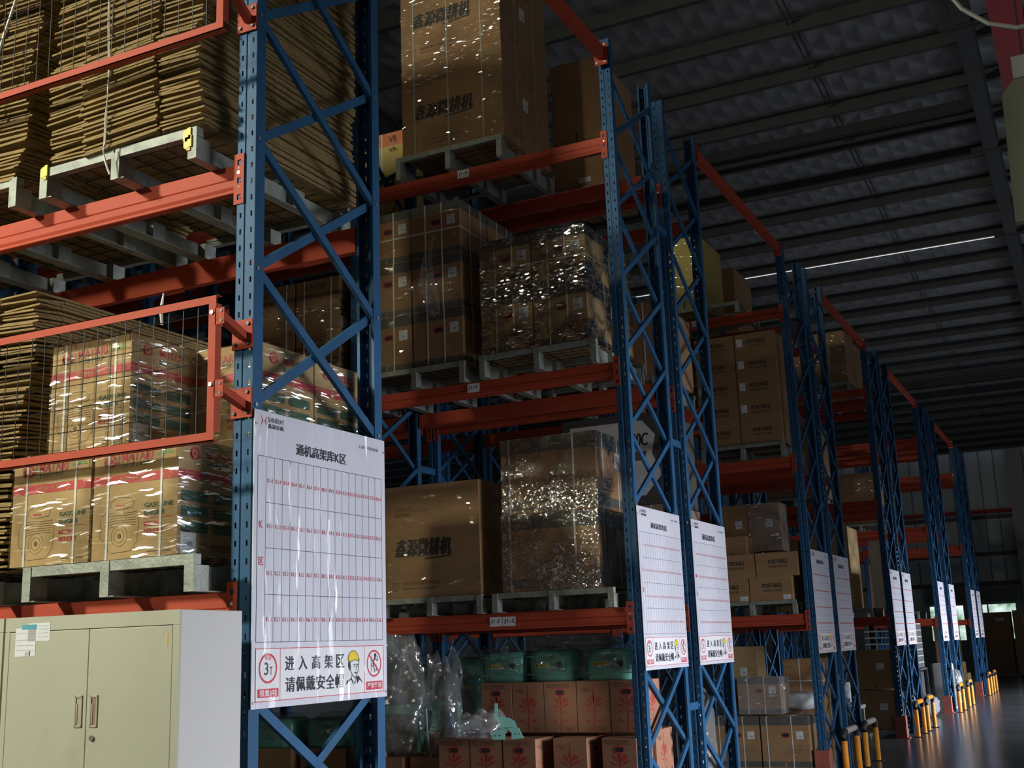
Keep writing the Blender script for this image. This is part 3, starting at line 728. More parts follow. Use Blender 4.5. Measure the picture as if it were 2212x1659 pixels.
def straps_mesh(w, d, h, fx=(), sy=(), hz=(), wd=.011, m='strap_white', t=.0025):
    mb = MB()
    for a in fx:
        x = w*a
        mb.box(x, x+wd, -t, 0, 0, h+t); mb.box(x, x+wd, -t, d, h+.003, h+.003+t)
    for a in sy:
        y = d*a
        mb.box(w, w+t, y, y+wd, 0, h+t); mb.box(0, w+t, y, y+wd, h+.0035, h+.0035+t)
    for a in hz:
        z = h*a; mb.box(0, w, -t*1.4, 0, z, z+wd); mb.box(w, w+t*1.4, -t, d, z, z+wd)
    return mb.mesh('strap', m)
FR = lambda p0=(0, 0, 0): Print(p0, (1, 0, 0), (0, 0, 1))
def SD(w): return Print((w, 0, 0), (0, 1, 0), (0, 0, 1))
def paper_label(p, a, b, w, h, mp=0, mi=1):
    p.rect(a, b, a+w, b+h, mp); p.lift += .0006
    p.rect(a+w*.12, b+h*.82, a+w*.6, b+h*.86, mi)
    for k in range(4): p.rect(a+w*.12, b+h*(.62-.12*k), a+w*(.3 if k % 2 else .45), b+h*(.64-.12*k), mi)
    for k in range(9): p.rect(a+w*(.42+.04*k), b+h*.30, a+w*(.42+.04*k)+w*(.022 if k % 2 else .012), b+h*.46, mi)
    p.rect(a+w*.35, b+h*.10, a+w*.75, b+h*.13, mi); p.lift -= .0006
def logo_mark(p, cx, cy, r, m):
    """round swirl mark"""
    p.disc(cx, cy, r*.34, m); p.ring(cx, cy, r, r*.36, m, 18)
    p.poly([(cx-r*1.25, cy-r*.1), (cx-r*.8, cy+r*.5), (cx-r*.7, cy-r*.2), (cx-r*.3, cy-r*1.0), (cx-r*.9, cy-r*.8)], m)
    p.poly([(cx+r*.8, cy-r*.3), (cx+r*1.6, cy-r*.05), (cx+r*1.2, cy-r*.45), (cx+r*.5, cy-r*.9)], m)
def icons(p, a, b, s, n, m):
    for k in range(n):
        x = a+k*s*1.3
        p.frame(x, b, x+s, b+s, s*.09, m)
        if k % 3 == 0: p.poly([(x+s*.2, b+s*.45), (x+s*.5, b+s*.85), (x+s*.8, b+s*.45)], m); p.rect(x+s*.46, b+s*.15, x+s*.54, b+s*.5, m)
        elif k % 3 == 1: p.poly([(x+s*.3, b+s*.85), (x+s*.7, b+s*.85), (x+s*.56, b+s*.45), (x+s*.44, b+s*.45)], m); p.rect(x+s*.3, b+s*.15, x+s*.7, b+s*.22, m)
        else: p.line([(x+s*.3, b+s*.2), (x+s*.3, b+s*.8)], s*.1, m); p.line([(x+s*.65, b+s*.2), (x+s*.65, b+s*.8)], s*.1, m)
# ---- engine cartons
EW, ED, EH = .462, .405, .478
def engine_proto(kraft, fm, red='ink_red'):
    w, d, h = EW, ED, EH; P = Proto(); P.add('engine_carton', box_mesh(w, d, h, kraft), 0, .004)
    p = FR(); mt = [red, 'ink_green', 'ink_leaf', 'ink_brown', kraft]; T = lambda f: h*(1-f)
    logo_mark(p, w*.20, T(.135), .030, 0); p.text('MATARI', w*.33, T(.155), w*.70, T(.075), 0, 0, .02); p.text('MSE192F', w*.35, T(.205), w*.66, T(.168), 1)
    p.poly([(w*.76, T(.125)), (w*.84, T(.05)), (w*.86, T(.125))], 2); p.poly([(w*.83, T(.125)), (w*.90, T(.085)), (w*.95, T(.125))], 2)
    p.rect(0, T(.345), w, T(.265), 0); p.lift = .0006; p.text('MSE192F', w*.32, T(.325), w*.62, T(.285), 4)
    for k in range(3): p.line([(w*(.70+.1*k), T(.34)), (w*(.74+.1*k), T(.305)), (w*(.70+.1*k), T(.27))], .004, 4)
    p.text('GASOLINE', w*.62, T(.575), w*.95, T(.535), 1, 0, .015); p.text('ENGINE', w*.62, T(.645), w*.86, T(.605), 1, 0, .015); p.rect(w*.62, T(.668), w*.94, T(.664), 0)
    p.text('MESIN', w*.62, T(.735), w*.80, T(.695), 0, 0, .015); p.text('BENSIN', w*.62, T(.800), w*.84, T(.760), 0, 0, .015)
    p.rect(w*.66, T(.955), w*.93, T(.948), 3)
    e = .0016   # engine line drawing
    p.line([(w*.22, T(.50)), (w*.30, T(.46)), (w*.44, T(.47)), (w*.50, T(.51)), (w*.48, T(.56)), (w*.28, T(.57)), (w*.21, T(.54))], e, 3, True)
    p.ring(w*.33, T(.80), .044, e, 3); p.ring(w*.33, T(.80), .028, e, 3); p.disc(w*.33, T(.80), .010, 3)
    for k in range(6): p.line([(w*.20, T(.60+.025*k)), (w*.30, T(.595+.022*k)), (w*.38, T(.605+.02*k)), (w*.52, T(.60+.022*k))], e, 3)
    p.line([(w*.12, T(.62)), (w*.17, T(.58)), (w*.19, T(.72)), (w*.16, T(.90)), (w*.24, T(.945)), (w*.46, T(.935)), (w*.54, T(.86)), (w*.56, T(.70)), (w*.52, T(.58))], e, 3)
    p.rect(w*.28, T(.545), w*.38, T(.53), 0); p.line([(w*.10, T(.66)), (w*.10, T(.80)), (w*.15, T(.84))], e, 3)
    P.add('front_print', p.mesh('front_print', mt))
    p = SD(w); mt = [red, 'ink_green', 'ink_brown', kraft, 'paper', 'ink_black']
    logo_mark(p, d*.24, T(.115), .028, 0); p.text('MATARI', d*.42, T(.150), d*.80, T(.085), 0, 0, .02); p.text('MSE192F', d*.42, T(.225), d*.82, T(.175), 1, 0, .02)
    p.rect(0, T(.345), d, T(.265), 0); p.lift = .0006
    for k in range(4): p.line([(d*(.1+.24*k), T(.34)), (d*(.16+.24*k), T(.305)), (d*(.1+.24*k), T(.27))], .004, 3)
    for i in range(2):
        for j in range(3): p.rrect(d*(.05+.47*i), T(.535+.135*j), d*(.45+.47*i), T(.445+.135*j), .010, 1)
    paper_label(p, d*.05, T(.985), d*.23, .105, 4, 5); icons(p, d*.50, T(.95), .026, 4, 2)
    P.add('side_print', p.mesh('side_print', mt))
    P.add('strap', straps_mesh(w, d, h, (.17, .80)))
    if fm: P.add('stretch_film', film_mesh(w, d, h, fm))
    return P
PE = engine_proto('kraft_tan', 'film_streak')
zb = 1.885+.150
def eng(P, x, y, z, lab, g): P.place('engine_carton', lab, (x, y, z), random.uniform(-.006, .006), g)
g = 'engine cartons on the near rack'
eng(PE, -.690, -.05, zb, 'front right engine carton above the cabinet, its side with green lozenges', g)
eng(PE, -1.163, -.055, zb, 'front left engine carton of the lower layer above the cabinet', g)
eng(PE, -.967, -.052, zb+EH+.006, 'wrapped engine carton standing on top, behind the wire guard', g)
for i in (1, 2):
    for x in (-.690, -1.163): eng(PE, x, -.05+(ED+.012)*i, zb, 'engine carton of the lower layer hidden behind the front cartons', g)
eng(PE, -.612, .365, zb+EH+.006, 'top engine carton seen through the blue end frame, left of two', g)
eng(PE, -.612, .365+ED+.010, zb+EH+.006, 'top engine carton seen through the blue end frame, right of two', g)
eng(PE, -1.15, .80, zb+EH+.006, 'engine carton at the back of the top layer', g)
# second bay of row J (darker board, brown print, softer film)
zz = 3.765+.178
PE2 = engine_proto('kraft', 'film_streak_soft', 'ink_brown')
for c, x in enumerate((-3.60, -3.115)):
    for k in range(2): eng(PE2, x, 4.62, zz+k*(EH+.003), '%s engine carton of the %s pair in the second bay of row J' % (('left', 'right')[c], ('lower', 'upper')[k]), 'engine cartons in the second bay of row J')
# ---- big tiller cartons
def tiller_proto(w, d, h, fm, straps=()):
    P = Proto(); P.add('tiller_carton', box_mesh(w, d, h, 'kraft'), 0, .006); T = lambda f: h*(1-f)
    p = FR(); mt = ['ink_black', 'ink_brown', 'ink_red', 'ink_leaf']
    p.text('鑫源微耕机', w*.12, T(.635), w*.70, T(.475), 0, .14, 0.0, False, .0065)
    p.line([(w*.44, T(.66)), (w*.70, T(.645))], .012, 0)
    for sg in (-1, 1): p.poly([(w*.085+sg*w*.025, T(.205)), (w*.085+sg*.004, T(.235)), (w*.085+sg*w*.025, T(.265)), (w*.085+sg*.012, T(.235))][::sg], 2)
    p.text('SHINERAY', w*.125, T(.225), w*.285, T(.195), 1); p.text('鑫源农机', w*.125, T(.275), w*.285, T(.240), 1, 0, 0.0, False, .0012); p.rect(w*.295, T(.265), w*.299, T(.19), 1); p.text('心是一切的源泉', w*.31, T(.24), w*.48, T(.215), 1)
    p.ring(w*.91, T(.095), .018, .004, 3); p.frame(w*.885, T(.125), w*.935, T(.065), .003, 3)
    p.text('重庆鑫源农机股份有限公司', w*.20, T(.885), w*.58, T(.855), 1); p.rect(w*.20, T(.920), w*.56, T(.910), 1); p.frame(w*.09, T(.93), w*.15, T(.86), .004, 1); p.text('CE', w*.105, T(.92), w*.135, T(.87), 1)
    P.add('front_print', p.mesh('front_print', mt))
    p = SD(w); p.text('SHINERAY', d*.18, T(.17), d*.52, T(.145), 1); icons(p, d*.2, T(.9), .05, 3, 1)
    p.lift = .0006; paper_label(p, d*.42, T(.56), .105, .115, 4, 0); p.disc(d*.6, T(.27), .012, 0)
    P.add('side_print', p.mesh('side_print', mt+['paper']))
    if straps: P.add('strap', straps_mesh(w, d, h, straps, (.3, .7), (), .012, 'strap_grey'))
    if fm: P.add('stretch_film', film_mesh(w, d, h, fm))
    return P
PT = tiller_proto(.90, .95, .915, 'film_smooth')
PT.place('tiller_carton', 'big kraft carton with bold black lettering, left of the generator cartons in row J', (-2.215, 4.62, 2.035), 0, 'tiller cartons')
PT2 = tiller_proto(1.0, .95, .885, 'film_streak_soft', (.12, .46, .80))
PT2.place('tiller_carton', 'strapped tiller carton on the top pallet of row J', (-1.97, 4.62, 5.858), 0, 'tiller cartons')
PT2.place('tiller_carton', 'strapped tiller carton stacked highest in row J, cut by the top edge', (-1.975, 4.625, 5.858+.892), 0, 'tiller cartons')
# ---- generator cartons
def generator_proto(w, d, h, fm):
    P = Proto(); P.add('generator_carton', box_mesh(w, d, h, 'kraft'), 0, .006); T = lambda f: h*(1-f)
    mt = ['ink_grey', 'kraft', 'ink_black', 'paper', 'ink_black']
    p = FR(); p.rect(0, T(.20), w, T(0), 0); p.rect(0, T(.955), w, T(.835), 0); p.lift = .0006
    p.text('GASOLINE GENERATOR', w*.20, T(.925), w*.82, T(.870), 1, 0, .02); p.text('The Power You Need', w*.50, T(.795), w*.93, T(.760), 2); p.ring(w*.47, T(.1), .03, .008, 1); p.rect(w*.54, T(.115), w*.66, T(.095), 1)
    P.add('front_print', p.mesh('front_print', mt))
    p = SD(w); p.rect(0, T(.20), d, T(0), 0); p.rect(0, T(.955), d, T(.835), 0)
    for k in range(4): p.rect(d*.25, T(.60+.05*k), d*.55, T(.585+.05*k), 2)
    p.lift = .0006; paper_label(p, d*.68, T(.42), .11, .12, 3, 4)
    P.add('side_print', p.mesh('side_print', mt))
    P.add('strap', straps_mesh(w, d, h, (.075, .755), (.22, .78), (), .014))
    P.add('stretch_film', film_mesh(w, d, h, fm, .006, 14))
    return P
PG = generator_proto(.815, .56, .595, 'film_crinkle')
PG.place('generator_carton', 'lower film-wrapped generator carton in row J', (-1.115, 4.62, 2.035), .01, 'generator cartons')
PG.place('generator_carton', 'upper film-wrapped generator carton in row J, beside the blue end frame', (-1.100, 4.62, 2.035+.602), -.005, 'generator cartons')
# ---- strapped cartons with red handle rings
def handle_ring(p, cx, cy, a, b, mr, md, wd=.012):
    p.rrect(cx-a, cy-b, cx+a, cy+b, b*.98, mr); p.lift += .0006; p.rrect(cx-a+wd, cy-b+wd, cx+a-wd, cy+b-wd, (b-wd)*.98, md); p.lift -= .0006
def strapped_proto(w, d, h, fm, kraft='kraft', hz=(), fx=(.28, .62), ring=True):
    P = Proto(); P.add('strapped_carton', box_mesh(w, d, h, kraft), 0, .006); T = lambda f: h*(1-f)
    mt = ['ink_grey', 'ink_red', 'ink_black', 'paper', kraft]
    p = FR(); p.rect(0, T(.17), w, T(0), 0); p.rect(0, h*.02, w, h*.13, 0); p.lift = .0006
    if ring: handle_ring(p, w*.52, T(.36), .052, .030, 1, 2)
    p.ring(w*.5, T(.085), .022, .005, 4); paper_label(p, w*.74, T(.44), .082, .088, 3, 2); p.rect(w*.46, h*.03, w*.50, h*.10, 4)
    for k in range(3): p.rect(w*.55, T(.58+.06*k), w*.85, T(.575+.06*k), 0)
    P.add('front_print', p.mesh('front_print', mt))
    p = SD(w); p.rect(0, T(.17), d, T(0), 0); p.rect(0, h*.02, d, h*.13, 0); P.add('side_print', p.mesh('side_print', mt))
    P.add('strap', straps_mesh(w, d, h, fx, (.35, .75), hz))
    if fm: P.add('stretch_film', film_mesh(w, d, h, fm))
    return P
PS = strapped_proto(.478, .50, .472, 'film_smooth'); PSh = strapped_proto(.478, .50, .472, 'film_smooth', hz=(.47,))
z0 = 3.765+.177
for c, x in enumerate((-2.385, -1.899)):
    for k in range(3):
        P = PSh if k == 2 else PS
        P.place('strapped_carton', '%s carton of the %s row, in the dim six-carton load of row J' % (('left', 'right')[c], ('bottom', 'middle', 'top')[k]), (x+random.uniform(-.006, .006), 4.62, z0+k*.479), 0, 'six strapped cartons in row J')
        P.place('strapped_carton', 'carton at the back of the six-carton load in row J', (x, 5.135, z0+k*.479), 0, 'rear strapped cartons in row J')
PS2 = strapped_proto(.465, .50, .482, 'film_glitter', 'kraft_tan'); PS2h = strapped_proto(.465, .50, .482, 'film_glitter', 'kraft_tan', hz=(.47,))
z0 = 3.765+.192
for c, x in enumerate((-1.238, -.758)):
    for k in range(2):
        (PS2h if k else PS2).place('strapped_carton', '%s carton of the glittering film-wrapped four, %s in its row in row J' % (('bottom', 'top')[k], ('left', 'right')[c]), (x, 4.62, z0+k*.489), 0, 'four film-wrapped cartons in row J')
        PS2.place('strapped_carton', 'carton at the back of the four film-wrapped cartons in row J', (x, 5.135, z0+k*.489), 0, 'rear film-wrapped cartons in row J')
# loose torn film hanging on the six-carton load
mb = MB(); pts = [(-1.66, 4.605, 5.08), (-1.72, 4.60, 4.88), (-1.73, 4.595, 4.68), (-1.71, 4.60, 4.50), (-1.66, 4.605, 4.36)]; wd = [.01, .05, .075, .10, .05]
vs = []; n = 7
for (x, y, z), q in zip(pts, wd):
    for k in range(n): t = k/(n-1)*2-1; vs.append((x+t*q, y-.018-.02*math.cos(t*5+z*9)*q*8, z+.01*math.sin(k*2)))
mb.add(vs, [(j*n+k, j*n+k+1, (j+1)*n+k+1, (j+1)*n+k) for j in range(4) for k in range(n-1)])
tag(mb.build('torn_film', 'bag', smooth=True), 'torn strip of clear film dangling before the six-carton load in row J', 'film')

# ---- plain stacked cartons elsewhere
def plain(x0, x1, y0, y1, z0, z1, lab, m='kraft', fm=None, fx=(), sy=(), hz=(), lb=None, grp=None, rz=0, txt=None, name='carton', sidelb=None):
    w, d, h = x1-x0, y1-y0, z1-z0
    P = Proto(); P.add(name, box_mesh(w, d, h, m), 0, .005)
    p = FR(); has = False
    p.rect(w*.02, h*.93, w*.2, h*.935, 1); p.rect(w*.5-.012, 0, w*.5+.012, h*.12, 2)
    if lb: paper_label(p, lb[0]*w, lb[1]*h, lb[2], lb[3], 0, 1)
    if txt: txt(p, w, h)
    P.add('front_print', p.mesh('front_print', ['paper', 'ink_black', 'ink_brown', 'white_card', 'ink_red']))
    if sidelb:
        s = SD(w); paper_label(s, sidelb[0]*d, sidelb[1]*h, sidelb[2], sidelb[3], 0, 1); P.add('side_print', s.mesh('side_print', ['paper', 'ink_black']))
    if fx or sy or hz: P.add('strap', straps_mesh(w, d, h, fx, sy, hz, .013))
    if fm: P.add('stretch_film', film_mesh(w, d, h, fm))
    return P.place(name, lab, (x0, y0, z0), rz, grp)
# ---- flattened cartons
def sheet_meshes(w, d, t, n, fr=(.0, .25, .74, 1.0)):
    out = []
    for i in range(n):
        rr = random.Random(100+i); mb = MB(); mb.box(0, w, .16, d, 0, t)
        mb.add([], [])
        for k in range(3):
            a, c = w*fr[k]+.003, w*fr[k+1]-.003; ext = (.03, .0, .025)[k]+rr.uniform(-.014, .014); dz0, dz1 = rr.uniform(-.008, .010), rr.uniform(-.008, .010); dr = rr.uniform(-.005, .012)
            if k == 1: dz0 -= .007; dz1 += .008
            vs = [(a, ext, dz0-dr), (c, ext, dz1-dr), (c, .16, 0), (a, .16, 0), (a, ext, dz0-dr+t*.72), (c, ext, dz1-dr+t*.72), (c, .16, t), (a, .16, t)]
            mb.add(vs, [(0, 3, 2, 1), (4, 5, 6, 7), (0, 1, 5, 4), (1, 2, 6, 5), (3, 0, 4, 7)])
        out.append(mb.mesh('flattened_carton', 'kraft_edge'))
    return out
SM = sheet_meshes(.92, 1.22, .0125, 9)
def sheets(x, y, z0, z1, pitch, lab, grp, sway):
    z = z0; i = 0
    while z < z1:
        o = link('flattened_carton', SM[random.randrange(9)], None, (x+sway(z)+random.uniform(-.012, .012), y+random.uniform(-.012, .014), z), random.uniform(-.008, .008))
        tag(o, lab, 'flattened carton', grp); z += pitch; i += 1
sheets(-1.105, -.035, 3.752+.152, 5.02, .0172, 'flattened carton in the tall tied stack above the wrapped engine cartons', 'flattened cartons of the tall tied stack', lambda z: .018*math.sin(z*7)-.012*(z-4.2))
sheets(-2.255, -.02, 3.752+.152, 5.02, .0172, 'flattened carton in the stack at the upper left edge', 'flattened cartons at the upper left edge', lambda z: .10*math.sin((z-3.9)*2.0)+.02*math.sin(z*11))
sheets(-2.215, -.015, 1.885+.152, 3.30, .0168, 'flattened carton in the lower stack left of the engine cartons', 'flattened cartons of the lower stack', lambda z: .13*(z-2.0)-.02*math.sin(z*8))
for i, (x, zz) in enumerate(((-1.10, 5.03), (-2.20, 5.03))):  # unseen stack tops, raised to block lamp light from the row behind
    b_ = MB()
    for k in range(32): b_.box(random.uniform(-.01, .01), .92+random.uniform(-.01, .01), random.uniform(0, .015), 1.22, k*.012, k*.012+.009)
    tag(b_.build('flattened_carton_bundle', 'kraft_edge', None, (x, -.03, zz)), 'unseen top of the %s stack of flattened cartons on the near rack' % ('tall tied', 'upper left')[i], 'flattened carton')['kind'] = 'stuff'
# unseen near-rack loads added to shade the rows behind: top level, further bays
for i, x in enumerate((-1.15, -2.30, -3.58, -4.72, -6.0, -7.17, -8.45, -9.62)):
    for j, z in enumerate((1.885, 3.752, 5.63)):
        if (i < 2 and j < 2) or (i, j) == (1, 2): continue
        wh = ('%s added load on the %s level of the near rack, out of view' % (('first', 'second', 'third', 'fourth', 'fifth', 'sixth', 'seventh', 'eighth')[i], ('lower', 'middle', 'top')[j]))
        pallet((x, -.02, z), .98, 1.2, 'steel pallet, '+wh)
        plain(x+.02, x+.96, 0, 1.15, z+.15, z+.15+(1.3, 1.5, 1.25)[j], 'large carton, '+wh, 'kraft')
# ties round the stacks
tag(MB().tube([(-.735, -.055, 5.05), (-.715, -.062, 4.75), (-.71, -.06, 4.5), (-.698, -.058, 4.25), (-.70, -.062, 4.05), (-.715, -.05, 3.90)], .006, 5).build('packing_strap', 'strap_white'), 'white strap down the front of the tall stack of flattened cartons', 'strap')
tag(MB().tube([(-1.20, -.10, 5.0), (-1.36, -.10, 4.6), (-1.50, -.09, 4.2)], .007, 5).build('packing_strap', 'strap_white'), 'white strap slanting across the upper left stack of flattened cartons', 'strap')
tag(MB().tube([(-.155, .33, 5.0), (-.150, .36, 4.5), (-.150, .36, 4.1), (-.148, .33, 3.95)], .0045, 5).build('packing_strap', 'strap_grey'), 'grey strap on the side of the tall stack, seen through the end frame', 'strap')
tag(MB().tube([(-.70, -.065, 3.905), (-.70, -.07, 3.88), (-.705, -.06, 3.85), (-.69, -.055, 3.80), (-.675, -.05, 3.76)], .005, 5).build('cable_tie', 'strap_white'), 'white tie knotted on the pallet rail under the tall stack', 'tie')
tag(MB().tube([(-.62, .25, 3.12), (-.60, .22, 3.18), (-.57, .20, 3.25)], [.006, .010, .003], 5).build('cable_tie', 'strap_white'), 'white strap end sticking up above the lower wire guard', 'tie')

# ---- yellow tiller cartons, row I
P = Proto(); w, d, h = .52, .5, 1.08; P.add('tiller_carton', box_mesh(w, d, h, 'kraft_yellow'), 0, .005); p = FR()
p.rect(0, h*.865, w, h, 0); p.lift = .0006; p.text('VR', w*.2, h*.895, w*.36, h*.965, 1, 0, .02); p.ring(w*.28, h*.93, .062, .006, 1); p.text('VR', w*.62, h*.895, w*.82, h*.965, 1, 0, .02); p.text('VR-', w*.62, h*.80, w*.84, h*.845, 1, 0, .02)
for cy in (.42, .12):
    p.ring(w*.36, h*cy, .055, .014, 1); p.ring(w*.36, h*cy, .03, .006, 1); p.line([(w*.42, h*cy), (w*.66, h*(cy+.03)), (w*.80, h*(cy+.19))], .012, 1); p.rrect(w*.5, h*cy, w*.74, h*(cy+.07), .01, 1); p.line([(w*.3, h*(cy+.24)), (w*.34, h*(cy+.12)), (w*.5, h*(cy+.06))], .008, 1)
P.add('front_print', p.mesh('front_print', ['ink_orange', 'ink_black'])); P.add('strap', straps_mesh(w, d, h, (.45,), (.5,)))
P.place('tiller_carton', 'yellow tiller carton with an orange top band, high behind the blue end frame', (-3.30, 6.0, 5.80), 0, 'yellow tiller cartons')
P.place('tiller_carton', 'second yellow tiller carton, left of its twin behind the blue end frame', (-3.83, 6.0, 5.80), 0, 'yellow tiller cartons')
plain(-1.12, -.62, 6.0, 6.9, 5.80, 6.30, 'lower dark brown carton on the top level of row I', 'kraft', lb=(.5, .15, .12, .05))
plain(-1.12, -.62, 6.0, 6.9, 6.305, 7.13, 'upper dark brown carton on the top level of row I', 'kraft', sidelb=(.3, .3, .1, .12))
plain(-1.2, -.2, 5.98, 6.9, 2.035, 2.78, 'film-wrapped strapped carton low in row I, seen through the row J rack end', 'kraft', 'film_white', (.2, .55, .85), (), (.7,))
def t5000(p, w, h):
    p.poly([(w*.08, h*.1), (w*.80, h*.1), (w*.97, h*.32), (w*.88, h*.55), (w*.92, h*.75), (w*.80, h*.92), (w*.08, h*.92)], 3); p.lift = .0006
    p.text('-5000C', w*.56, h*.64, w*.84, h*.78, 1, .1, 0.0, False, .004); p.poly([(w*.58, h*.58), (w*.83, h*.58), (w*.81, h*.48), (w*.60, h*.48)], 2); p.rect(w*.3, h*.3, w*.6, h*.32, 2); p.rect(w*.3, h*.22, w*.7, h*.24, 2); p.ring(w*.6, h*.1, .05, .012, 1)
plain(-1.15, -.19, 5.98, 6.85, 2.79, 3.60, 'black carton with a white printed panel, seen through the row J rack end', 'dark_card', None, txt=t5000)
plain(-1.2, -.68, 5.98, 6.9, 3.915, 4.65, 'left carton on the middle level of row I', 'kraft', 'film_smooth', (.3, .7))
plain(-.67, -.17, 5.98, 6.9, 3.915, 4.60, 'right carton on the middle level of row I', 'kraft', 'film_smooth', (.3, .7))
plain(-3.5, -2.6, 6.0, 6.9, 2.0, 2.85, 'pale plain carton behind the big tiller carton, in row I', 'kraft_tan', None)
plain(-2.35, -1.55, 6.0, 6.9, 2.0, 2.62, 'plain carton deep behind row J', 'kraft')
# ---- portable power station cartons, row H
def pps(w, d, h, lb):
    P = Proto(); P.add('power_station_carton', box_mesh(w, d, h, 'kraft'), 0, .004); p = FR(); T = lambda f: h*(1-f)
    p.text('PORTABLE', w*.30, T(.46), w*.76, T(.28), 0, 0, .025); p.text('POWER STATION', w*.31, T(.64), w*.75, T(.53), 0)
    if lb == 1: p.rect(w*.05, h*.42, w*.05+.075, h*.42+.10, 1)
    if lb == 2: paper_label(p, w*.78, h*.03, .09, .055, 1, 0)
    P.add('front_print', p.mesh('front_print', ['ink_black', 'paper'])); return P
PA, PB, PC = pps(.512, .5, .279, 1), pps(.512, .5, .279, 0), pps(.515, .5, .283, 2)
for c, x in enumerate((-1.228, -.705)):
    for k in range(5): (PB if k == 0 else PA).place('power_station_carton', '%s power station carton, %s up in the tall load of row H' % (('left', 'right')[c], ('lowest', 'second', 'third', 'fourth', 'fifth')[k]), (x, 10.5, 3.957+k*.282), 0, 'power station cartons in the tall load')
for c, x in enumerate((-1.275, -.75)): PC.place('power_station_carton', '%s bottom power station carton on the low pallet of row H' % ('left', 'right')[c], (x, 10.5, 2.052), 0, 'power station cartons on the low pallet')
for c, x in enumerate((-1.18, -.655)): PB.place('power_station_carton', '%s top power station carton on the low pallet of row H' % ('left', 'right')[c], (x, 10.5, 2.337), 0, 'power station cartons on the low pallet')
plain(-1.2, -.82, 10.75, 11.15, 2.63, 2.86, 'open-topped carton lying on the power station cartons in row H', 'kraft')
for c, (xa, xb) in enumerate(((-1.22, -.86), (-.85, -.45))):
    for k in range(2): plain(xa, xb, 11.05, 11.45, 2.06+.62*k+.0, 2.06+.62*k+.6, '%s %s strapped carton behind the low power station cartons in row H' % (('left', 'right')[c], ('lower', 'upper')[k]), 'kraft', 'film_white' if c else None, (), (.3, .65), (), (.55, .5, .09, .10))
plain(-1.58, -1.06, 10.5, 11.45, 5.80, 6.77, 'tall carton with warm light put into its colour on the top level of row H', 'kraft_yellow', 'film_smooth')  # yellow board colour stands in for lamp light on the front
plain(-1.5, -1.0, 11.85, 12.75, 5.80, 6.70, 'brown carton on the top level of row G', 'kraft')
# floor level of row H
PH = strapped_proto(.555, .6, .575, 'film_smooth', fx=(.12, .64)); PHs = strapped_proto(.50, .45, .415, 'film_white', fx=(.22, .62))
PH.place('strapped_carton', 'left strapped carton of the floor load in row H', (-1.30, 10.42, .142), 0, 'floor load of row H')
PH.place('strapped_carton', 'right strapped carton of the floor load in row H', (-.725, 10.42, .142), 0, 'floor load of row H')
PHs.place('strapped_carton', 'strapped carton standing on the floor load of row H', (-.965, 10.42, .745), 0, 'floor load of row H')
plain(-1.25, -.85, 10.95, 11.35, .745, 1.52, 'tall kraft carton behind the floor load of row H', 'kraft_tan', None, lb=(.45, .55, .09, .10))
plain(-.62, -.14, 11.3, 11.7, .0, 1.35, 'dark kraft carton beyond the floor load of row H', 'kraft', None, (.4,), (), (.8,))
# row G floor, row F and further
for c, x in enumerate((-1.25, -.66)):
    for k in range(2): plain(x, x+.56, 16.3, 16.9, .13+.63*k, .13+.63*k+.6, '%s %s dark carton on the floor level of row F' % (('left', 'right')[c], ('lower', 'upper')[k]), 'kraft', None, (), (), (), (.55, .5, .12, .10), 'dark floor cartons of row F')
pallet((-1.28, 16.25, 0), 1.2, 1.0, 'steel pallet on the floor of row F', .125)
for k in range(3): plain(-1.32, -.60, 16.28+.0, 17.15, 2.037+.445*k, 2.037+.445*k+.44, '%s carton of the tall tan stack in row F' % ('bottom', 'middle', 'top')[k], 'kraft_tan', None)
plain(-2.2, -1.45, 16.3, 17.1, 2.037, 3.2, 'brown carton left of the tall tan stack in row F', 'kraft')
plain(-.50, -.12, 17.6, 18.4, 1.89, 3.20, 'tall white wrapped carton in row E', 'white_card', 'film_smooth')
plain(-1.35, -.62, 22.35, 23.1, 2.037, 2.60, 'lower reddish carton on the pallet in row D', 'kraft_red', None, lb=(.5, .5, .1, .1))
plain(-1.35, -.66, 22.35, 23.1, 2.605, 3.05, 'upper reddish carton on the pallet in row D', 'kraft_red', None, lb=(.5, .5, .1, .1))
for r, x0, lv, h in (('G', -1.4, 3.915, 1.1), ('F', -1.9, 3.915, 1.2), ('E', -1.4, 5.8, 1.0), ('D', -1.9, 3.915, 1.1), ('F', -1.3, 5.8, .9)):
    plain(x0, x0+.95, RY[r]+.05, RY[r]+.9, lv, lv+h, 'carton on the %s level of row %s' % ('top' if lv > 5 else 'middle', r), 'kraft', 'film_smooth')
    pallet((x0-.02, RY[r]-.02, lv-.15), 1.0, 1.05, 'steel pallet on the %s level of row %s' % ('top' if lv > 5 else 'middle', r))
# tall dark loads and boxes before the far wall
pallet((-.85, 41.25, 0), .92, 1.0, 'steel pallet under the tall dark carton before the far wall', .12)
pallet((.10, 41.15, 0), 1.12, 1.1, 'steel pallet under the tall tan carton at the right edge', .12)
plain(-.83, .03, 41.3, 42.2, .12, 2.19, 'tall dark brown carton standing before the far wall', 'kraft', None, lb=(.45, .85, .28, .12))
plain(.12, 1.2, 41.2, 42.2, .12, 2.23, 'tall tan carton at the right edge before the far wall', 'kraft_tan', None, (.3,))
plain(-1.9, -1.2, 36.2, 36.9, 0, 1.9, 'pale carton stack beyond the last rack', 'kraft_tan', None)
plain(-1.55, -1.15, 33.6, 34.0, .725, 1.33, 'small pinkish carton beyond the last rack', 'kraft_red', None)
plain(-1.6, -.75, 33.5, 34.3, 0, .4, 'low flat carton under the small pinkish carton', 'kraft_tan', None)
plain(-1.55, -.85, 33.5, 34.2, .405, .72, 'brown flat carton between the small pinkish carton and the low one', 'kraft', None)

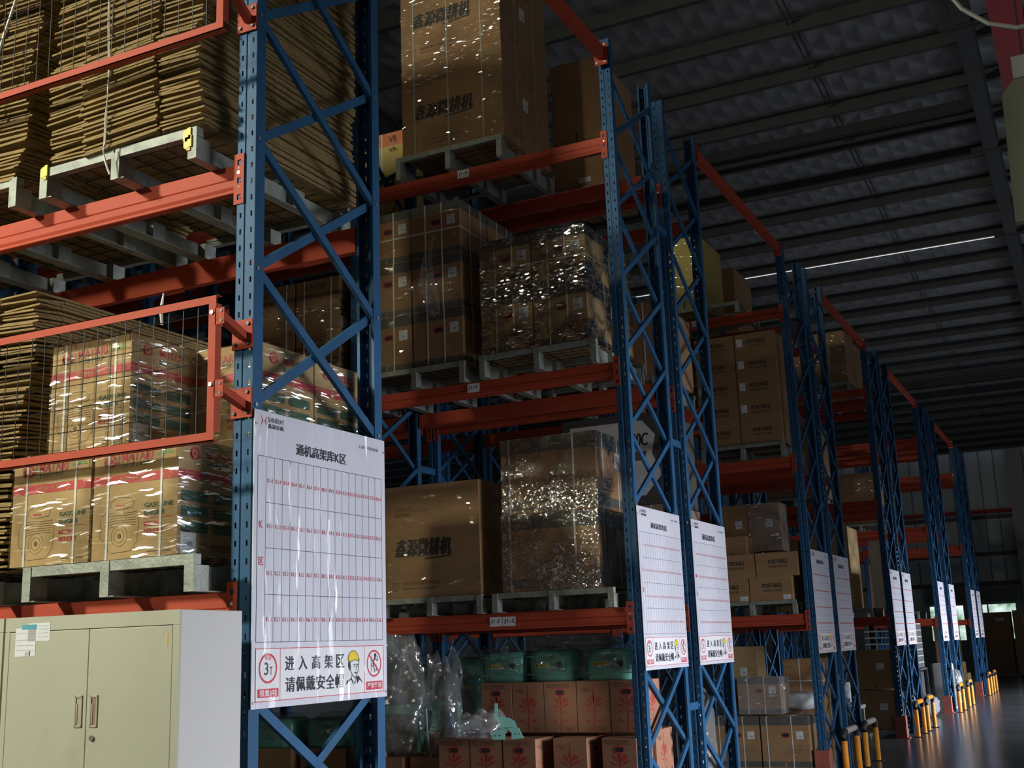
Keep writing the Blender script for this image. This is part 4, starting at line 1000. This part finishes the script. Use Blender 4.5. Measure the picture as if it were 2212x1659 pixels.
# ------------------------------------------------------------------ floor level of row J: flower cartons, teal tanks, bags
FWd, FDd, FHh = .268, .34, .372
def flower(p, cx, z0, h, m):
    p.line([(cx, z0), (cx+.004, z0+h*.45), (cx, z0+h*.97)], .007, m); c = z0+h*.50
    for dx, dz, tx, tz, wd in ((.0, .03, .0, .115, .026), (-.01, .02, -.055, .085, .022), (.01, .02, .050, .09, .022), (-.01, 0, -.085, .030, .016), (.01, 0, .085, .045, .020), (-.008, -.02, -.07, -.03, .012), (.01, -.02, .065, -.045, .010), (.02, .03, .075, .08, .018)):
        s = h/.372; dx, dz, tx, tz, wd = dx*s, dz*s, tx*s, tz*s, wd*s; nx, nz = -(tz-dz), tx-dx; L = math.hypot(nx, nz); nx, nz = nx/L*wd/2, nz/L*wd/2; mx, mz = dx*.4+tx*.6, dz*.4+tz*.6
        p.poly([(cx+dx, c+dz), (cx+mx-nx, c+mz-nz), (cx+tx, c+tz), (cx+mx+nx, c+mz+nz)], m)
    for sx in (-1, 1):
        p.poly([(cx+sx*.02, z0+h*.19), (cx+sx*.05, z0+h*.25), (cx+sx*.075, z0+h*.27), (cx+sx*.055, z0+h*.21)][::sx], m); p.rect(cx+sx*.05-.004, z0+h*.17, cx+sx*.05+.004, z0+h*.185, m)
def flower_proto(kind, kind_side):
    w, d, h = (FWd, FDd, FHh) if kind == 0 else (FWd, FDd, FHh); P = Proto(); P.add('flower_carton', box_mesh(w, d, h, 'kraft_red'), 0, .004)
    mt = ['ink_red', 'ink_black', 'ink_brown', 'sign_red']
    for p, k, ww, nm in ((FR(), kind, w, 'front_print'), (SD(w), kind_side, d, 'side_print')):
        flower(p, ww/2, h*.02, h*.93, 0); p.lift = .0006
        if k == 0: icons(p, ww*.08, h*.885, .030, 5, 2); p.lift = .0012; handle_ring(p, ww/2, h*.79, .044, .027, 3, 1, .009)
        else: p.text('SHINERAY', ww*.08, h*.845, ww*.38, h*.875, 2); p.text('鑫源农机', ww*.18, h*.80, ww*.38, h*.835, 2, 0, .012)
        p.text('SHINERAY', ww*.58, h*.075, ww*.88, h*.10, 2); p.text('鑫源农机', ww*.64, h*.035, ww*.86, h*.065, 2, 0, .012)
        P.add(nm, p.mesh(nm, mt))
    return P
PF = (flower_proto(0, 1), flower_proto(1, 0))
grp = 'flower-printed cartons on the floor level of row J'
for k in range(5):
    PF[k % 2].place('flower_carton', 'flower-printed carton of the rear upper row, %s from the left in row J' % ('first', 'second', 'third', 'fourth', 'fifth')[k], (-1.425+k*.2735, 4.78, .975), random.uniform(-.01, .01), grp)
for k, (x, y) in enumerate(((-1.66, 4.50), (-1.385, 4.50), (-1.105, 4.50), (-.735, 4.60), (-.36, 4.64))):
    PF[1 if k == 3 else 0].place('flower_carton', 'flower-printed carton of the front lower row, %s from the left in row J' % ('first', 'second', 'third', 'fourth', 'fifth')[k], (x, y, .572), random.uniform(-.01, .01), grp)
for k in range(5): PF[k % 2].place('flower_carton', 'flower-printed carton below the rear upper row in row J', (-1.425+k*.2735, 4.98, .60), 0, 'hidden flower-printed cartons of row J')
for k in range(5): PF[k % 2].place('flower_carton', 'bottom flower-printed carton in row J', (-1.66+k*.29, 4.5+.03*k, .19), 0, 'bottom flower-printed cartons of row J')
pallet((-1.75, 4.45, 0), 1.6, 1.1, 'steel pallet under the flower-printed cartons', .18)
def rbox(w, d, h, r, n=5):
    """box with rounded vertical corners and a soft shoulder"""
    mb = MB(); ring = []
    for cx, cy, t in ((w-r, r, -90), (w-r, d-r, 0), (r, d-r, 90), (r, r, 180)):
        ring += [(cx+r*math.cos(math.radians(t+90*k/n)), cy+r*math.sin(math.radians(t+90*k/n))) for k in range(n+1)]
    lev = [(0, .96), (.02, 1), (h-.05, 1), (h-.02, .97), (h-.004, .90), (h, .78)]; N_ = len(ring); vs = []; fs = []
    for z, s in lev: vs += [(w/2+(x-w/2)*s, d/2+(y-d/2)*s, z) for x, y in ring]
    for j in range(len(lev)-1): fs += [(j*N_+k, j*N_+(k+1) % N_, (j+1)*N_+(k+1) % N_, (j+1)*N_+k) for k in range(N_)]
    fs += [tuple(range(N_))[::-1], tuple((len(lev)-1)*N_+k for k in range(N_))]
    return mb.add(vs, fs)
def blob(w, d, h, seed, m, amp=.18, nu=18, nv=10, peak=0):
    """crumpled bag surface"""
    from mathutils import noise as nz
    mb = MB(); vs = []; fs = []
    for j in range(nv+1):
        ph = -PI/2+PI*j/nv
        for i in range(nu):
            th = 2*PI*i/nu; c = math.copysign(abs(math.cos(ph))**.7, math.cos(ph)); u = Vector((math.copysign(abs(math.cos(th))**.75, math.cos(th))*c, math.copysign(abs(math.sin(th))**.75, math.sin(th))*c, math.copysign(abs(math.sin(ph))**.8, math.sin(ph))))
            k = 1+amp*nz.noise(u*2.1+Vector((seed, seed*2, 0)))*1.6+amp*.6*nz.noise(u*5+Vector((seed, 0, 3)))
            z_ = max(0, h/2+u.z*h/2*k); q_ = 1
            if peak and u.z > 0: e_ = nz.noise(Vector((u.x*2.2+seed, u.y*2.2, .5)))+.25; z_ += peak*h*u.z*max(-.6, e_); q_ = 1-.45*u.z*abs(nz.noise(Vector((th*1.3, seed, u.z))))
            vs.append((u.x*w/2*k*q_, u.y*d/2*k*q_, z_))
    for j in range(nv): fs += [(j*nu+i, j*nu+(i+1) % nu, (j+1)*nu+(i+1) % nu, (j+1)*nu+i) for i in range(nu)]
    return mb.add(vs, fs).mesh('bag', m, True)
def tank(x, y, z, lab, w=.385, h=.235, rz=0, g='teal tanks in bags', seed=1):
    t = tag(rbox(w, .34, h, .10).build('teal_tank', 'teal_paint', None, (x, y, z), rz, smooth=True), lab, 'tank', g)
    MB().tube([(w*.74, -.004, h*.52), (w*.74, .01, h*.52)], .024, 16).build('cap', 'black_rubber', t)
    p = FR((0, -.001, 0)); p.rrect(w*.20, h*.46, w*.48, h*.58, .006, 0); p.lift = .0006; p.disc(w*.24, h*.52, .010, 1); p.rect(w*.29, h*.525, w*.46, h*.54, 1); p.rect(w*.29, h*.50, w*.42, h*.512, 1); p.build('warning_sticker', ['sticker_yellow', 'ink_black'], t)
    for k in (.22, .8): MB().box(w*.02, w*.98, -.003, .002, h*k, h*k+.006).build('seam', 'teal_paint', t)
    bg = link('bag', blob(w*1.06, .38, h*1.12, seed, 'bag_clear', .10, 36, 20, .35), t, (w/2, .17, 0)); return t
zt = .975+FHh+.004
tank(-1.47, 4.86, zt, 'teal tank in a clear bag, left of three on the flower cartons', seed=1)
tank(-1.06, 4.86, zt, 'teal tank in a clear bag, middle of three on the flower cartons', seed=2)
tank(-.575, 4.88, zt, 'teal tank in a clear bag, right of three on the flower cartons', .40, seed=3)
tag(link('plastic_bundle', blob(.75, .4, .11, 9, 'bag', .2), None, (-.75, 5.15, zt+.25)), 'crumpled clear plastic lying over the teal tanks', 'plastic')
for i, (x, y, z, h, bay) in enumerate(((-2.42, 5.15, .95, .55, ''), (-1.98, 5.25, .95, .60, ''), (-1.70, 5.28, .95, .58, ''))):
    t = tag(rbox(.33, .3, h, .08).build('teal_housing', 'teal_paint', None, (x, y, z), smooth=True), ('left', 'middle', 'right')[i]+' upright teal machine housing in a bag at the back of row J', 'machine part', 'bagged teal housings')
    link('bag', blob(.38, .36, h*1.05, 20+i, 'bag_clear', .12, 30, 20, .25), t, (.165, .15, 0)); MB().box(.08, .2, -.006, .0, h*.55, h*.62).build('sticker', 'sticker_yellow', t)
    plain(x-.02, x+.36, y-.02, y+.36, .0, z-.002, ('left', 'middle', 'right')[i]+' plain carton carrying a bagged teal housing in row J', 'kraft')
# bagged frame parts hanging on the left of the bay
def bagged(x, y, z, w, h, lab, seed, bar, rz=0):
    t = thing('bagged_machine_part', lab, 'machine part', (x, y, z), rz, 'bagged teal parts in row J')
    MB().box(-w*.42, w*.42, -.03, .03, bar, bar+.07).box(-w*.42, -w*.36, -.03, .03, 0.02, bar).box(w*.36, w*.42, -.03, .03, 0.02, bar).build('teal_frame', 'teal_paint', t, bevel=.004)
    link('bag', blob(w, .30, h, seed, 'bag', .22, 44, 26, .45), t)
    MB().tube([(-w*.1, -.17, h*.55), (-w*.06, -.175, h*.2), (-w*.0, -.17, 0)], .004, 5).build('white_cord', 'strap_white', t)
for nm, x0, x1, y0 in (('left', -2.42, -2.02, 4.55), ('right', -1.98, -1.70, 4.60)):
    plain(x0, x1, y0, y0+.34, .0, .80, nm+' plain carton under the bagged teal frames in row J', 'kraft_red')
bagged(-2.19, 4.74, .805, .56, .78, 'milky bag around a teal frame beside the big rack sign', 31, .32, .06)
bagged(-1.80, 4.82, .805, .40, .66, 'smaller milky bag around a teal frame, left of the flower cartons', 35, .34, -.1)
for i, (x, y, z, w) in enumerate(((-3.75, 4.75, .85, .50), (-3.15, 4.80, .85, .42))):
    t = tag(rbox(w, .35, .24, .09).build('teal_tank', 'teal_paint', None, (x, y, z), smooth=True), ('left', 'right')[i]+' bagged teal tank seen under the big rack sign', 'tank', 'teal tanks under the big sign')
    link('bag', blob(w*1.05, .38, .29, 50+i, 'bag_clear', .1), t, (w/2, .17, 0))
    plain(x-.02, x+w+.02, y-.02, y+.36, 0, z-.002, ('left', 'right')[i]+' plain carton under a bagged teal tank below the big rack sign', 'kraft')
# bent teal bracket lying on the front cartons
t = thing('teal_bracket', 'bent teal metal bracket half in a bag on the flower cartons', 'bracket', (-1.15, 4.42, .951), .15)
MB().prism([(0, .0), (.10, 0), (.105, .05), (.13, .075), (.155, .05), (.15, 0), (.245, .01), (.215, .085), (.19, .09), (.035, .075), (.02, .055), (-.015, .06)], (0, 0, 0), (1, 0, 0), (0, -.25, .97), .004).build('front_plate', 'teal_plate', t)
MB().prism([(.03, 0), (.19, 0), (.165, .055), (.115, .085), (.03, .095)], (0, .02, .085), (1, 0, 0), (0, .55, .8), .004).build('upper_plate', 'teal_plate', t)
MB().prism([(0, 0), (.030, 0), (.026, .13), (.004, .13)], (.0, .05, .13), (1, 0, 0), (0, .1, 1), .004).build('arm', 'teal_plate', t)
for a, b in ((.03, .03), (.065, .032), (.185, .04), (.215, .04)): MB().tube([(a, -.012, b), (a, -.002, b)], .005, 8).build('hole_bolt', 'bolt_steel', t)
link('bag', blob(.34, .3, .17, 61, 'bag', .22, 36, 20, .5), t, (-.12, .10, 0))
# shiny film-wrapped bale at the back of row J / I near the end frames
tag(link('wrapped_bale', blob(.3, .5, 1.25, 71, 'film_white', .06, 20, 12), None, (-.22, 6.45, 0)), 'tall bale in shiny clear wrap between the row J and row I rack ends', 'bale')
plain(-.46, -.13, 5.2, 5.55, .0, .96, 'kraft carton seen through the lower row J rack end', 'kraft_red', None)

# ------------------------------------------------------------------ post guards and barriers along the main aisle
for r, xx in (('H', 0), ('F', 0), ('D', 0), ('B', 0)):
    y = RY[r]
    gd = thing('post_guard', 'red steel guard around the foot of the row %s front post' % r, 'guard', (-.05, y, 0), 0, 'red post guards')
    MB().box(-.085, .085, -.06, -.052, .012, .34).build('front_panel', 'guard_red', gd, bevel=.003); MB().box(.077, .085, -.052, .10, .012, .34).build('side_panel', 'guard_red', gd, bevel=.003); MB().box(-.085, -.077, -.052, .10, .012, .34).build('side_panel', 'guard_red', gd, bevel=.003)
    MB().box(-.12, .12, -.09, .12, 0, .012).build('base_plate', 'guard_red', gd)
for r in 'HGFEDCBA':
    y = RY[r]; ya, yb = y+.22, y+1.0
    bt = thing('aisle_barrier', 'low orange barrier rail before the row %s rack end' % r, 'barrier', (.16, ya, 0), 0, 'orange barriers along the aisle'); Lb = yb-ya
    for yy in (0, Lb):
        MB().tube([(0, yy, .01), (0, yy, .42)], .036, 12).build('leg', 'bollard_orange', bt, smooth=False)
        s = 1 if yy == 0 else -1
        MB().tube([(0, yy, .42), (0, yy, .47), (0, yy+s*.02, .505), (0, yy+s*.06, .52), (0, yy+s*.10, .52)], .037, 12).build('elbow', 'black_rubber', bt, smooth=True)
        MB().box(-.07, .07, yy-.07, yy+.07, 0, .01).build('base_plate', 'black_rubber', bt)
    MB().tube([(0, .10, .52), (0, Lb-.10, .52)], .036, 12).build('top_rail', 'bollard_cap' if r in 'HG' else 'bollard_orange', bt)

# ------------------------------------------------------------------ clutter on the floor level of rows D, G
for k in range(7):
    t = thing('slatted_tray', 'dark flat tray, %s from the bottom of the stack beyond row E' % ('first', 'second', 'third', 'fourth', 'fifth', 'sixth', 'seventh')[k], 'tray', (-1.35, 21.1, .93+.125*k), 0, 'stacked flat trays')
    MB().box(0, .98, 0, .9, .09, .115).build('deck', 'pallet_steel', t)
    for x in (0, .45, .90): MB().box(x, x+.08, 0, .9, 0, .09).build('skid', 'roof_steel', t)
cr = thing('wire_crate', 'dark wire crate under the stack of flat trays', 'crate', (-1.4, 21.0, 0), 0)
for x in (0, 1.03): 
    for y in (0, 1.0): MB().box(x, x+.04, y, y+.04, 0, .9).build('corner_post', 'crate_black', cr)
for z in (.1, .88):
    MB().box(0, 1.07, 0, .03, z, z+.04).build('rail', 'crate_black', cr); MB().box(0, 1.07, 1.01, 1.04, z, z+.04).build('rail', 'crate_black', cr)
    MB().box(1.04, 1.07, 0, 1.04, z, z+.04).build('rail', 'crate_black', cr); MB().box(0, .03, 0, 1.04, z, z+.04).build('rail', 'crate_black', cr)
for k in range(14): MB().box(.05+.07*k, .062+.07*k, .01, .016, .1, .9).build('wire', 'crate_black', cr)
for k in range(9): MB().box(.03, 1.04, .006, .012, .16+.08*k, .17+.08*k).build('wire', 'crate_black', cr)
MB().box(.06, 1.0, .08, .96, .14, .84).build('dark_load', 'crate_black', cr)
for i, (x, y, s) in enumerate(((-.62, 20.6, .52), (-.30, 21.2, .42))):
    tag(link('grey_bundle', blob(.45, .9, s, 81+i, 'grey_cloth', .12), None, (x, y, 0)), ('large', 'small')[i]+' grey cloth bundle lying beside the row D rack end', 'bundle')
gb = thing('green_bin', 'green plastic bin with a white bag in row G', 'bin', (-1.2, 14.2, .0))
MB().box(0, .7, 0, .5, .62, .92).box(-.02, .72, -.02, .52, .90, .94).build('bin_body', 'green_crate', gb, bevel=.01)
MB().box(-.05, .9, -.05, .6, .56, .61).build('bench_top', 'pallet_steel', gb)
for x in (0, .85):
    for y in (0, .56): MB().box(x-.03, x+.03, y-.03, y+.03, 0, .56).build('leg', 'pallet_steel', gb)
link('white_bag', blob(.45, .3, .35, 91, 'white_plastic', .2), gb, (.6, .1, .62))
tag(link('white_sack', blob(.55, .6, .22, 95, 'white_plastic', .15), None, (-.40, 11.05, .75)), 'white plastic sack draped beside the floor load of row H', 'sack')
pc = thing('platform_trolley', 'small trolley with a bent tube handle beyond the floor load of row H', 'trolley', (-.6, 11.95, 0))
MB().box(0, .5, 0, .7, .75, .80).build('deck', 'roof_steel', pc); MB().tube([(0, 0, .8), (0, 0, 1.08), (.05, 0, 1.13), (.4, 0, 1.13), (.45, 0, 1.08), (.45, 0, .8)], .012, 8).build('tube_handle', 'bolt_steel', pc)
for x in (.02, .42):
    for y in (.02, .62): MB().box(x, x+.06, y, y+.06, 0, .75).build('leg', 'roof_steel', pc)
bn = tag(rbox(.42, .42, .95, .05).build('grey_bin', 'concrete', None, (-.45, 23.45, 0)), 'grey plastic bin between the row D and row C rack ends', 'bin'); link('bin_liner', blob(.3, .3, .75, 97, 'bag', .2), bn, (.45, .1, .05))

# ------------------------------------------------------------------ right edge: red runway beam, hanging panel, cable
rb2 = thing('runway_beam', 'red overhead beam running along the right edge of the roof', 'beam', (2.95, -4, 7.0))
MB().box(-.02, .02, 0, 17, .02, .38).build('web', 'red_pipe', rb2); MB().box(-.14, .14, 0, 17, 0, .02).build('bottom_flange', 'red_pipe', rb2); MB().box(-.14, .14, 0, 17, .38, .40).build('top_flange', 'red_pipe', rb2)
for y in (0.5, 8, 16.5): MB().box(-.03, .03, y, y+.06, .40, zc(-4+y)-7.5).build('hanger', 'roof_steel', rb2)
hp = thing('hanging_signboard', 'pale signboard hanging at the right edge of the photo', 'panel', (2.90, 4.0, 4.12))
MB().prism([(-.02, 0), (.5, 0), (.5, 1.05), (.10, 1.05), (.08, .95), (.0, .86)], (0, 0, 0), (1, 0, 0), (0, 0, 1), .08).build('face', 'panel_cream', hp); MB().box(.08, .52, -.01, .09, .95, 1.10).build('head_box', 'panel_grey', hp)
for x in (.15, .45): MB().tube([(x, .04, 1.1), (x, .04, zc(4)-4.3)], .006, 5).build('wire', 'wire_steel', hp)
tag(MB().tube([(2.70, 2.5, 5.05), (2.80, 2.5, 4.86), (2.92, 2.5, 4.74), (3.05, 2.5, 4.68), (3.3, 2.5, 4.66)], .012, 6).build('hanging_cable', 'cable_grey'), 'pale cable sagging across the upper right corner', 'cable')
# lamp bodies for the two high-bay lights
for p, _t in LAMPS:
    lp = thing('high_bay_lamp', 'high-bay lamp hanging behind the photographer', 'lamp', (p[0]-.05, p[1]-.45, p[2]+.35), 0, 'high-bay lamps')
    MB().box(-.35, .35, -.25, .15, .1, .25).build('housing', 'panel_grey', lp); MB().tube([(0, 0, .25), (0, 0, 3)], .01, 6).build('hanger_rod', 'roof_steel', lp)
